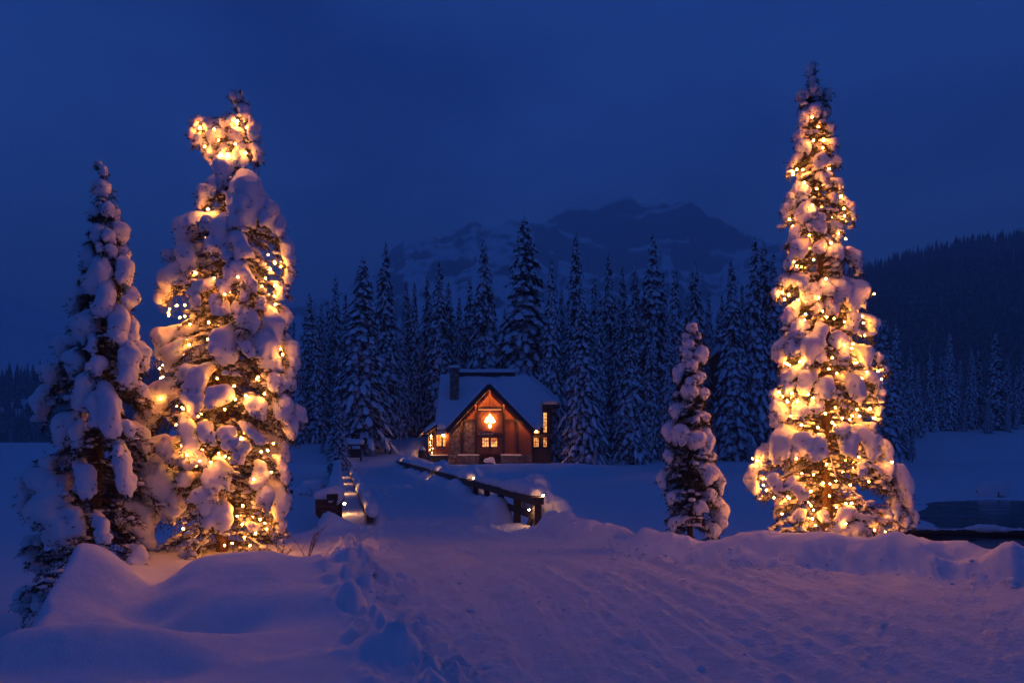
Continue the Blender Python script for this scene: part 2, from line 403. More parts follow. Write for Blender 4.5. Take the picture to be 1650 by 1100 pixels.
def height(X, Y):
    sdn = poly_sd(X, Y, NEAR); sdf = poly_sd(X, Y, FAR); sdr = poly_sd(X, Y, ROAD); sdl = poly_sd(X, Y, LEFT_SHORE)
    cd, (ch, cw), _, _ = line_dist(X, Y, CREST)
    _, _, lat, run = line_dist(X, Y, CENTRE)
    zr = -0.8 * sstep(8.5, 20.5, Y) * (1 - sstep(60, 70, Y))
    onroad = sstep(-0.25, 0.15, sdr)
    b = zr.copy()
    left = (lat < 0) & (Y < 24)
    off = np.clip(-sdr, 0, 4)
    b = b + np.where(left, .04 * sstep(0.1, 1.3, off) * (1 - .4 * sstep(11, 18, Y)), 0)
    right = (lat > 0) & (Y < 20)
    b = b + np.where(right, (-.05 - zr * .0) * sstep(0.2, 2.2, off), 0)
    crest = (ch - zr) * np.exp(-(cd / cw) ** 2 * 1.15)
    pil = 1 - np.abs(2 * vnoise(X * 1.9 + 5, Y * 1.9, 13) - 1); pil2 = 1 - np.abs(2 * vnoise(X * 4.1, Y * 4.1 + 3, 14) - 1)
    b = b + np.where(right, np.exp(-(cd / (cw * 1.15)) ** 2) * ((pil - .5) * .17 + (pil2 - .5) * .06), 0) * (1 - onroad)
    b = b + np.where(Y < 21, crest * (1 + .55 * (fbm(X * .9, Y * .9, 11, 2) - .5)), 0) * (1 - .85 * onroad)
    # island, gently rising behind the lodge
    zf = -0.78 + 3.2 * sstep(68, 96, Y) * (1 - sstep(-11, -7, X)) + 1.8 * sstep(90, 112, Y) * sstep(-11, -7, X) + 4.5 * sstep(96, 150, Y)
    zf = np.where((X > -11) & (X < 9) & (Y > 72) & (Y < 92), np.minimum(zf, -.62), zf)
    b = np.where(Y > 45, zf, b)
    for x, y, rx, ry, ro, h in BUMPS:
        dx, dy = X - x, Y - y
        u = dx * math.cos(ro) + dy * math.sin(ro); v = -dx * math.sin(ro) + dy * math.cos(ro)
        b = b + h * np.exp(-(u / rx) ** 2 - (v / ry) ** 2)
    soft = (fbm(X * .9 + 3, Y * .9, 21, 3) - .5)
    b = b + (1 - onroad) * (soft * .16 + (fbm(X * 3.1, Y * 3.1, 31, 3) - .5) * .035)
    # clods thrown up along the ploughed edge
    edge = np.exp(-((sdr + .15) / .38) ** 2) * (Y < 60) * np.where(lat > 0, .42, 1.0)
    clod = np.clip(fbm(X * 3.6, Y * 3.6, 41, 3) - .45, 0, 1) * .75 + np.clip(vnoise(X * 9, Y * 9, 44) - .62, 0, 1) * .22
    b = b + edge * clod * (.55 + .45 * (Y < 12))
    # wheel tracks, tread marks and trodden snow on the road
    wob = lat + .22 * (fbm(run * .22, lat * .3, 51, 2) - .5)
    rut = 0
    for c, w_, d_ in ((-1.55, .17, .040), (-.95, .12, .022), (-.25, .16, .034), (.42, .17, .036), (1.15, .14, .026), (1.75, .18, .036), (2.1, .07, .02), (.08, .06, .018), (-.62, .06, .02), (.75, .07, .02), (-2.1, .08, .022), (2.6, .16, .03), (3.0, .07, .02), (3.4, .2, .03)):
        rut = rut - d_ * np.exp(-((wob - c) / w_) ** 2) + .5 * d_ * np.exp(-((wob - c - 1.7 * w_) / (.6 * w_)) ** 2)
    rut = .85 * rut * (.75 + 1.3 * fbm(run * .5, lat * .8, 57, 2))
    tread = np.sin(run * 28 + 3.2 * np.abs(((wob * 1.25) % 1) - .5) * 6.28) * .009 * sstep(.35, .6, fbm(run * .35, lat * .9, 58, 2)) * (Y < 26)
    rut = rut + tread
    grain = (fbm(run * 1.7, wob * 6.5, 61, 3) - .5) * .060 + (fbm(X * 5.5, Y * 5.5, 71, 3) - .5) * .028 + (vnoise(run * 4.5, wob * 22, 75) - .5) * .018
    kick = np.clip(vnoise(run * 5.5, wob * 8, 73) - .68, 0, 1) * .09
    b = b + onroad * (rut + grain + kick) * np.where(Y < 60, 1, .5)
    sdn = sdn + .8 * (fbm(X * .7 + 9, Y * .7, 33, 2) - .5)
    hn = LAKE + (b - LAKE) * sstep(-0.05, .85, sdn)
    hf = LAKE + (b - LAKE) * sstep(-0.4, 3.2, sdf)
    hl = LAKE + sstep(-2, 40, sdl) * 3
    # causeway of the snowed-in bridge
    t = (X - BR[0]) * BU[0] + (Y - BR[1]) * BU[1]; w = (X - BR[0]) * BV[0] + (Y - BR[1]) * BV[1]
    inb = np.minimum(w + 5.95, -.02 - w)
    zb = deck_z(t) + (rut + grain * .8 + kick)
    zb = zb + .60 * sstep(-1.6, -.35, w) * (.55 + .8 * vnoise(t * .45, w * .0, 81)) + (fbm(t * .9, w * .9, 83, 3) - .5) * .22 * sstep(-1.5, -.6, w)
    zb = zb + .24 * np.exp(-((w + 4.55) / .26) ** 2) * (.7 + .6 * vnoise(t * .6, w * 0, 85)) + .10 * sstep(-4.85, -5.05, w)
    hb = np.where((t > -1.5) & (t < 53), LAKE + (zb - LAKE) * sstep(-.02, .10, inb), LAKE - 1)
    nearend = sstep(1.5, 4.5, t) * (1 - sstep(47.5, 51, t))
    hb = np.where((t > -1.5) & (t < 53), hb * nearend + np.minimum(hb, np.maximum(hn, hf)) * (1 - nearend), hb)
    h = np.maximum(np.maximum(np.maximum(hn, hf), hb), hl)
    lake = h < LAKE + .004
    drift = (fbm(X * .10, Y * .35, 91, 4) - .5) * .10 * sstep(8, 14, np.hypot(X, Y))
    h = np.where(lake, LAKE + np.clip(drift, -.05, .05), np.maximum(h, LAKE + np.clip(drift, -.05, .05) * sstep(.6, 0, h - LAKE)))
    return h, sdr, lake

def ground_z(x, y):
    h, _, _ = height(np.array([float(x)]), np.array([float(y)]))
    return float(h[0])

WATER = [(12.4, 22), (20, 19.0), (60, 17), (75, 43), (36, 40.5), (29, 39.3), (24, 39.0), (19.5, 33)]
def build_ground():
    th = np.concatenate((np.arange(-180, -46, 4.0), np.arange(-46, 46.01, .155), np.arange(50, 180.1, 4.0)))
    rr = [0.25]
    while rr[-1] < 4200:
        r_ = rr[-1]
        rr.append(r_ * (1.10 if r_ < 2.2 else 1.0085 if r_ < 26 else 1.012 if r_ < 100 else 1.07))
    rr = np.array(rr)
    T, RR = np.meshgrid(np.radians(th), rr, indexing='ij')
    X = RR * np.sin(T); Y = RR * np.cos(T)
    Z, sdr, lake = height(X, Y)
    wsd = poly_sd(X, Y, WATER)
    Z = Z - np.where(lake, .30 * sstep(-.2, .7, wsd + 3 * (fbm(X * .14, Y * .22, 95, 3) - .55)), 0)
    nT, nR = X.shape
    V = np.stack((X, Y, Z), -1).reshape(-1, 3)
    i = np.arange(nT - 1)[:, None] * nR + np.arange(nR - 1)[None, :]
    Q = np.stack((i, i + nR, i + nR + 1, i + 1), -1).reshape(-1, 4)[:, ::-1]
    sd_f = sdr.ravel()[Q].mean(1); lk = lake.ravel()[Q].mean(1); zf = Z.ravel()[Q].mean(1)
    kind = np.where((sd_f > 0) & (zf > LAKE + .2), 1, np.where(lk > .5, 2, 0))
    for k, nm in ((0, 'snow_bank'), (1, 'snowy_road'), (2, 'frozen_lake')):
        q = Q[kind == k]
        used, inv = np.unique(q, return_inverse=True)
        o = link_mesh(nm, mesh_np(nm, V[used], quads=inv.reshape(-1, 4), mats=[M['trodden_snow'] if k == 1 else M['snow']]))
        tag(o, kind='structure')
    w = MB(); w.add([(x, y, LAKE - .085) for x, y in ((11, 21), (20, 17.5), (62, 15), (80, 44), (36, 43), (18, 36))], [(0, 1, 2, 3, 4, 5)])
    tag(w.build('open_water', M['water']), kind='structure')
build_ground()

def scatter_clods():
    rnd = np.random.default_rng(17); n = 5200
    X = rnd.uniform(-5, 9, n); Y = rnd.uniform(3.2, 22, n)
    Z, sdr, lake = height(X, Y)
    p = np.exp(-((sdr + .05) / .30) ** 2) * .9 + .035 * (sdr > 0)
    k = (rnd.uniform(0, 1, n) < p) & ~lake & (Z > -1.0)
    mb = MB(); rr = random.Random(3)
    for x, y, z in zip(X[k], Y[k], Z[k]):
        r = min(.06, .011 + rr.expovariate(1 / .011))
        mb.lump((x, y, z + r * .25), (r * rr.uniform(.8, 1.5), r * rr.uniform(.8, 1.3), r * rr.uniform(.6, .95)), 0, .25, rr.uniform(0, 3), rr)
    tag(mb.build('snow_clods', M['snow'], None, True), kind='stuff')
scatter_clods()

# ------------------------------------------------------------------ mountains and the air in front of them
def mountain(name, ridge, d_ridge, d_foot, foot_y, cliff, mat, seed, n=220, rows=90, amp=30, apron=0.6, aprons=None, steps=0.0):
    """heightfield slab: ridge given in photo columns/rows at its own distance, running down towards us"""
    px = np.linspace(ridge[0][0], ridge[-1][0], n)
    py = np.interp(px, [p[0] for p in ridge], [p[1] for p in ridge])
    V = np.zeros((n, rows, 3))
    for i in range(n):
        if aprons: apron = float(np.interp(px[i], [a_[0] for a_ in aprons], [a_[1] for a_ in aprons])) + .05 * float(fbm(np.array([px[i] / 26.0]), np.array([.5]), seed + 2, 3)[0] - .5)
        top = W(px[i], py[i], d_ridge); ft = W(px[i], foot_y, d_foot)
        for j in range(rows):
            v = j / (rows - 1)                       # 0 foot .. 0.8 ridge .. 1 behind
            u = min(v / .82, 1)
            p = ft + (top - ft) * u
            # apron then cliff band
            hz = u * apron / cliff if u < cliff else apron + (1 - apron) * ((u - cliff) / (1 - cliff))
            if steps: hz += steps * (math.sin((hz * 5.2 + px[i] / 240.0 + .6 * math.sin(px[i] / 70.0)) * 6.283) / 6.283) * min(1, u * 1.5)
            p[2] = ft[2] + (top[2] - ft[2]) * hz
            if v > .82:
                k = (v - .82) / .18; p = top + (top - ft) * np.array((.0, .35, 0)) * k; p[2] = top[2] - (top[2] - ft[2]) * .5 * k
            V[i, j] = p
    Xn, Yn = V[..., 0], V[..., 1]
    k = np.sin(np.clip(np.arange(rows) / (rows - 1) / .82, 0, 1) * np.pi) ** .5 + .18
    rid = 1 - np.abs(2 * fbm(Xn / 260, Yn / 260, seed, 5) - 1)
    V[..., 2] += (rid - .6) * amp * k[None, :] + (fbm(Xn / 60, Yn / 60, seed + 9, 4) - .5) * amp * .5
    i = np.arange(n - 1)[:, None] * rows + np.arange(rows - 1)[None, :]
    Q = np.stack((i, i + rows, i + rows + 1, i + 1), -1).reshape(-1, 4)
    o = link_mesh(name, mesh_np(name, V.reshape(-1, 3), quads=Q, mats=[mat]))
    tag(o, kind='structure')
    return V
mountain('mountain', [(430, 520), (560, 470), (612, 440), (632, 404), (652, 386), (700, 380), (745, 373), (800, 366), (870, 356), (893, 348), (930, 337), (985, 325), (1010, 320), (1040, 329), (1062, 326), (1095, 321), (1113, 317), (1128, 328), (1140, 346), (1168, 361), (1200, 378), (1260, 402), (1340, 430), (1500, 480)], 2400, 900, 640, .86, M['mountain'], 5, n=420, rows=150, amp=70, apron=.50, aprons=[(430, .90), (620, .84), (760, .88), (860, .84), (900, .66), (1000, .58), (1080, .70), (1120, .60), (1180, .72), (1260, .88), (1500, .9)], steps=.085)
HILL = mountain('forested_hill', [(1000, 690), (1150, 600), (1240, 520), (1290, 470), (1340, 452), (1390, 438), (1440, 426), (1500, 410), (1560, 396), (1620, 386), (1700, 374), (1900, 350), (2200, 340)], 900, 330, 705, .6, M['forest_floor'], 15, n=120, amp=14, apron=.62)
LHILL = mountain('snowy_hillside', [(-420, 410), (-200, 440), (-60, 462), (0, 476), (40, 492), (80, 505), (130, 530), (200, 560), (300, 610), (420, 660)], 1500, 420, 716, .55, M['mountain'], 25, n=130, amp=60, apron=.5)

def far_forest(name, V, mat_needle, count, seed, hmin, hmax, vmin, vmax, snowy=None):
    rnd = np.random.default_rng(seed)
    n, rows, _ = V.shape
    ii = rnd.integers(0, n - 1, count); jj = (rnd.uniform(vmin, vmax, count) * (rows - 2)).astype(int)
    a = rnd.uniform(0, 1, (count, 1)); bb = rnd.uniform(0, 1, (count, 1))
    P = V[ii, jj] * (1 - a) * (1 - bb) + V[ii + 1, jj] * a * (1 - bb) + V[ii, jj + 1] * (1 - a) * bb + V[ii + 1, jj + 1] * a * bb
    if snowy is not None:
        keep = snowy(P); P = P[keep]
    count = len(P)
    hh = rnd.uniform(hmin, hmax, count); rad = hh * rnd.uniform(.13, .19, count)
    k = 6; tiers = ((-.02, 1.0), (.30, .78), (.30, .58), (.62, .50), (.62, .34), (1.0, 0.02))
    verts = []
    for z, r_ in tiers:
        t = rnd.uniform(0, 6.28, count)[:, None] + np.arange(k)[None, :] * 2 * np.pi / k
        rj = rad[:, None] * r_ * rnd.uniform(.7, 1.25, (count, k))
        verts.append(np.stack((P[:, 0:1] + rj * np.cos(t), P[:, 1:2] + rj * np.sin(t), np.broadcast_to((P[:, 2] + hh * z)[:, None], (count, k))), -1))
    Vv = np.stack(verts, 1).reshape(-1, 3); L = len(tiers)
    base = (np.arange(count) * L * k)[:, None, None] + (np.arange(L - 1) * k)[None, :, None]
    kk = np.arange(k)[None, None, :]; k1 = (np.arange(k) + 1) % k
    q = np.stack(np.broadcast_arrays(base + kk, base + k1[None, None, :], base + k + k1[None, None, :], base + k + kk), -1).reshape(-1, 4)
    o = link_mesh(name, mesh_np(name, Vv, quads=q, mats=[mat_needle], smooth=False))
    tag(o, kind='stuff')
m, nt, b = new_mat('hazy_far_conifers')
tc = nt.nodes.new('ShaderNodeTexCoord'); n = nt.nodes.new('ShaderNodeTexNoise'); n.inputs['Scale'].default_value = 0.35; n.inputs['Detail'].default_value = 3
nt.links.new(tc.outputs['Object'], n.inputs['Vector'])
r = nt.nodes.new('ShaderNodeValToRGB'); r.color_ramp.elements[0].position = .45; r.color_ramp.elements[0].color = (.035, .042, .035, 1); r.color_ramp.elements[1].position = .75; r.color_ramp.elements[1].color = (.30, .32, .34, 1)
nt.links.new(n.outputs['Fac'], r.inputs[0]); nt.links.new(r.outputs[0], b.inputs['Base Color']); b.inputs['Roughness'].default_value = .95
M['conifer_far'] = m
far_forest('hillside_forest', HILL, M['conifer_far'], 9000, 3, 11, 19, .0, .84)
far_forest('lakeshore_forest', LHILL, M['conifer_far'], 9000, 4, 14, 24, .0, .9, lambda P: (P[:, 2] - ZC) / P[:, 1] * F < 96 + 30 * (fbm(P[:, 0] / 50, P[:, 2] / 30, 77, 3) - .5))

hz = MB(); hz.box((0, 0, 440 - 3), (9600, 9600, 880))
m = bpy.data.materials.new('evening_haze'); m.use_nodes = True
nt = m.node_tree; nt.nodes.remove(nt.nodes['Principled BSDF'])
pv = nt.nodes.new('ShaderNodeVolumePrincipled'); pv.inputs['Color'].default_value = (0.88, 0.92, 1.0, 1); pv.inputs['Density'].default_value = 0.00060
pv.inputs['Anisotropy'].default_value = 0.0
nt.links.new(pv.outputs[0], nt.nodes['Material Output'].inputs['Volume'])
m.cycles.homogeneous_volume = True
tag(hz.build('haze', m), kind='stuff')

# ------------------------------------------------------------------ snow pillows: smooth unions of tapered capsules, meshed by surface nets
def sdf_caps(P, caps, k):
    acc = np.zeros(len(P))
    for p0, p1, r0, r1 in caps:
        ba = p1 - p0; pa = P - p0
        h = np.clip(pa @ ba / max(ba @ ba, 1e-9), 0, 1)
        d = np.sqrt(((pa - h[:, None] * ba) ** 2).sum(1)) - (r0 + (r1 - r0) * h)
        acc += np.exp(np.clip(-d / k, -60, 60))
    return -k * np.log(np.maximum(acc, 1e-26))

SINE = np.random.default_rng(99).normal(size=(18, 3)); SINE /= np.linalg.norm(SINE, axis=1)[:, None]
SPH = np.random.default_rng(98).uniform(0, 6.28, 18)
def lumpy(P, amp, freq, seed):
    s = 0
    for i in range(6):
        j = (i + seed * 5) % 18
        s = s + np.sin(P @ SINE[j] * freq * (1 + .35 * i) + SPH[j] * (seed + 1) + 1.4 * np.sin(P @ SINE[(j + 7) % 18] * freq * .8 + i)) / (1 + .35 * i)
    return s * amp / 2.4

def surface_net(caps, k, vox, amp, seed, fq=9.0):
    pts = np.array([c[0] for c in caps] + [c[1] for c in caps]); rm = max(max(c[2], c[3]) for c in caps)
    lo = pts.min(0) - rm - 3 * vox - amp; hi = pts.max(0) + rm + 3 * vox + amp
    n = np.ceil((hi - lo) / vox).astype(int) + 1
    ax = [lo[a] + np.arange(n[a]) * vox for a in range(3)]
    G = np.stack(np.meshgrid(*ax, indexing='ij'), -1).reshape(-1, 3)
    D = sdf_caps(G, caps, k) + lumpy(G, amp, fq, seed) + lumpy(G, amp * .55, fq * 3.1, seed + 3)
    D = D.reshape(n)
    ins = D < 0
    c = [D[dx:n[0] - 1 + dx, dy:n[1] - 1 + dy, dz:n[2] - 1 + dz] for dx in (0, 1) for dy in (0, 1) for dz in (0, 1)]
    cs = np.stack(c, -1); si = cs < 0
    act = si.any(-1) & ~si.all(-1)
    idx = np.argwhere(act)
    if len(idx) == 0: return None
    cv = cs[act]
    corner = np.array([(dx, dy, dz) for dx in (0, 1) for dy in (0, 1) for dz in (0, 1)], float)
    acc = np.zeros((len(idx), 3)); cnt = np.zeros(len(idx))
    for a in range(8):
        for b in range(a + 1, 8):
            if abs(corner[a] - corner[b]).sum() != 1: continue
            m = (cv[:, a] < 0) != (cv[:, b] < 0)
            t = cv[m, a] / (cv[m, a] - cv[m, b])
            acc[m] += corner[a] + t[:, None] * (corner[b] - corner[a]); cnt[m] += 1
    V = lo + (idx + acc / cnt[:, None]) * vox
    vid = np.full(act.shape, -1); vid[act] = np.arange(len(idx))
    quads = []
    for a in range(3):
        b, c2 = (a + 1) % 3, (a + 2) % 3
        s0 = [slice(None)] * 3; s1 = [slice(None)] * 3
        s0[a] = slice(0, n[a] - 1); s1[a] = slice(1, n[a])
        i0 = ins[tuple(s0)]; i1 = ins[tuple(s1)]
        E = np.argwhere(i0 != i1)
        E = E[(E[:, b] > 0) & (E[:, c2] > 0) & (E[:, b] < n[b] - 1) & (E[:, c2] < n[c2] - 1)]
        if len(E) == 0: continue
        flip = i1[tuple(E.T)]
        o = []
        for db, dc in ((1, 1), (0, 1), (0, 0), (1, 0)):
            q = E.copy(); q[:, b] -= db; q[:, c2] -= dc; o.append(vid[tuple(q.T)])
        Q = np.stack(o, -1)
        Q[flip] = Q[flip][:, ::-1]
        quads.append(Q)
    Q = np.concatenate(quads); Q = Q[(Q >= 0).all(1)]
    return V, Q

def unit(v):
    v = np.asarray(v, float); return v / (np.linalg.norm(v) + 1e-9)

def clump_caps(p0, p1, w, out, rnd):
    """snow pillow along a drooping spine p0 -> p1, width w, out = outward direction; scalloped lower rim"""
    p0 = np.array(p0); p1 = np.array(p1); L = np.linalg.norm(p1 - p0)
    s = unit(p1 - p0) if L > .02 else np.array((0, 0, -1.0))
    lat = unit(np.cross(s, out)); up = unit(np.cross(lat, s))
    if np.dot(up, out) < 0: up = -up
    up = unit(up + np.array((0, 0, .25)))
    mid = (p0 + p1) / 2 + up * (.10 * L + .03 * w) + lat * rnd.uniform(-.12, .12) * L
    q0 = p0 + s * .10 * w; q1 = p1 - s * .16 * w
    caps = [(q0, mid, .25 * w * rnd.uniform(.85, 1.15), .34 * w), (mid, q1, .34 * w, .24 * w * rnd.uniform(.85, 1.15))]
    caps.append((q0, q0 - out * .55 * w - s * .15 * w + np.array((0, 0, .10 * w)), .24 * w, .12 * w))       # runs back along the bough
    nl = int(np.clip(L / w * 3.2, 2, 8)) + 3
    for i in range(nl):
        t = (i + rnd.uniform(.2, .9)) / nl; sd = 1 if i % 2 else -1
        q = q0 + (q1 - q0) * t + up * .06 * w
        d = unit(lat * sd * rnd.uniform(.5, 1.0) + s * rnd.uniform(.1, .8) + out * rnd.uniform(-.2, .35) + np.array((0, 0, -rnd.uniform(.0, .45))))
        ln = w * rnd.uniform(.16, .36); r_ = w * rnd.uniform(.15, .25)
        caps.append((q + d * ln * .4, q + d * ln, r_, r_ * rnd.uniform(.6, .95)))
        if rnd.uniform() < .6:
            e = q + d * ln; f = unit(d * .5 + s * .6 + np.array((0, 0, -rnd.uniform(.4, 1.0))))
            caps.append((e, e + f * w * rnd.uniform(.14, .30), r_ * .62, r_ * rnd.uniform(.22, .42)))
    for i in range(rnd.integers(4, 7)):
        q = q1 + lat * rnd.uniform(-.30, .30) * w - s * rnd.uniform(0, .15) * w
        d = unit(s * rnd.uniform(.3, 1.0) + lat * rnd.uniform(-.5, .5) + np.array((0, 0, -rnd.uniform(.2, .9))))
        caps.append((q, q + d * w * rnd.uniform(.20, .46), w * rnd.uniform(.11, .18), w * rnd.uniform(.04, .09)))
    return [(np.array(a_), np.array(b_), float(c_), float(d_)) for a_, b_, c_, d_ in caps]

def needle_tris(A, B, per, rnd, ln=(.040, .072), wd=.012):
    """short flat needles bristling along twigs A -> B (arrays)"""
    n = len(A)
    t = rnd.uniform(.05, 1.0, (n, per, 1))
    base = A[:, None] + (B - A)[:, None] * t
    d = (B - A); d /= np.linalg.norm(d, axis=1)[:, None] + 1e-9
    side = rnd.normal(size=(n, per, 3)); side -= (side * d[:, None]).sum(-1, keepdims=True) * d[:, None]
    side /= np.linalg.norm(side, axis=-1, keepdims=True) + 1e-9
    dr = d[:, None] * rnd.uniform(.35, .9, (n, per, 1)) + side * rnd.uniform(.5, 1, (n, per, 1))
    dr /= np.linalg.norm(dr, axis=-1, keepdims=True)
    l = rnd.uniform(ln[0], ln[1], (n, per, 1))
    pw = np.cross(dr, rnd.normal(size=(n, per, 3))); pw /= np.linalg.norm(pw, axis=-1, keepdims=True) + 1e-9
    tri = np.stack((base - pw * wd / 2, base + pw * wd / 2, base + dr * l + pw * wd * .12), -2)
    return tri.reshape(-1, 3, 3)

class BranchMesh:
    """wood (0), needles (1), thin snow (2) of one branch"""
    def __init__(self): self.mb = MB(); self.tris = []
    def build(self, name, parent, mats, origin):
        mb = self.mb
        V = np.array(mb.v) if mb.v else np.zeros((0, 3))
        tr = np.concatenate(self.tris) if self.tris else np.zeros((0, 3, 3))
        f4 = [f for f in mb.f if len(f) == 4]; m4 = [m_ for f, m_ in zip(mb.f, mb.m) if len(f) == 4]
        f3 = []; m3 = []
        for f, m_ in zip(mb.f, mb.m):
            if len(f) == 3: f3.append(f); m3.append(m_)
            elif len(f) > 4:
                for i in range(1, len(f) - 1): f3.append((f[0], f[i], f[i + 1])); m3.append(m_)
        nb = len(V)
        VV = np.concatenate((V, tr.reshape(-1, 3))) - np.array(origin)
        T = np.concatenate((np.array(f3, int).reshape(-1, 3), nb + np.arange(len(tr) * 3).reshape(-1, 3)))
        me = mesh_np(name, VV, quads=np.array(f4, int).reshape(-1, 4), tris=T, mats=mats, midx=m4 + m3 + [1] * len(tr), smooth=True)
        return link_mesh(name, me, parent)

def bez(p0, p1, p2, n):
    t = np.linspace(0, 1, n)[:, None]
    return (1 - t) ** 2 * p0 + 2 * t * (1 - t) * p1 + t * t * p2

def grow_branch(bm, path, rnd, r0, twigs, tl, down, per, snow=0.0, t0=.25):
    """stem along path with side twigs, needles and a thin broken line of snow on top"""
    n = len(path)
    bm.mb.tube(path, list(np.linspace(r0, r0 * .25, n)), 5, 0)
    T = np.sort(rnd.uniform(t0, 1.0, twigs)); A = []; B = []
    for i, t in enumerate(T):
        x = t * (n - 1); k = min(int(x), n - 2); f = x - k
        p = path[k] * (1 - f) + path[k + 1] * f; d = unit(path[k + 1] - path[k])
        lat = unit(np.cross(d, (0, 0, 1.0))) * (1 if i % 2 else -1)
        q = unit(lat * rnd.uniform(.45, 1.0) + d * rnd.uniform(.35, .9) + np.array((0, 0, -down * rnd.uniform(.2, 1.2))))
        l = tl * rnd.uniform(.55, 1.15) * (1.1 - .45 * t)
        A.append(p); B.append(p + q * l)
    A = np.array(A); B = np.array(B)
    for a, b in zip(A, B):
        bm.mb.tube([a, b], [.006, .003], 3, 0)
    # second order sprigs
    s = rnd.uniform(.25, .8, (len(A), 1)); C = A + (B - A) * s
    dd = (B - A) + rnd.normal(size=A.shape) * .35 * tl; dd[:, 2] -= .25 * tl
    D = C + dd / (np.linalg.norm(dd, axis=1)[:, None] + 1e-9) * tl * .45
    bm.tris.append(needle_tris(A, B, per, rnd)); bm.tris.append(needle_tris(C, D, per // 2 + 1, rnd))
    tip = path[-1:]; bm.tris.append(needle_tris(path[-2:-1], tip + (tip - path[-2:-1]) * .3, per * 2, rnd))
    if snow > 0:
        for a, b in list(zip(A, B)):
            if rnd.uniform() < snow:
                m_ = a + (b - a) * rnd.uniform(.3, .75); g = rnd.uniform(.020, .060)
                bm.mb.lump(m_ + np.array((0, 0, g * .5)), (g * rnd.uniform(1, 2.0), g * rnd.uniform(.8, 1.4), g * .7), 2, .2, rnd.uniform(0, 3), random)
        k = int(n * .35)
        if snow > .3:
            pts = [p + np.array((0, 0, r0 * .7)) for p in path[k:]]
            bm.mb.tube(pts, [max(.008, .028 * snow * rnd.uniform(.5, 1.3)) for _ in pts], 5, 2)

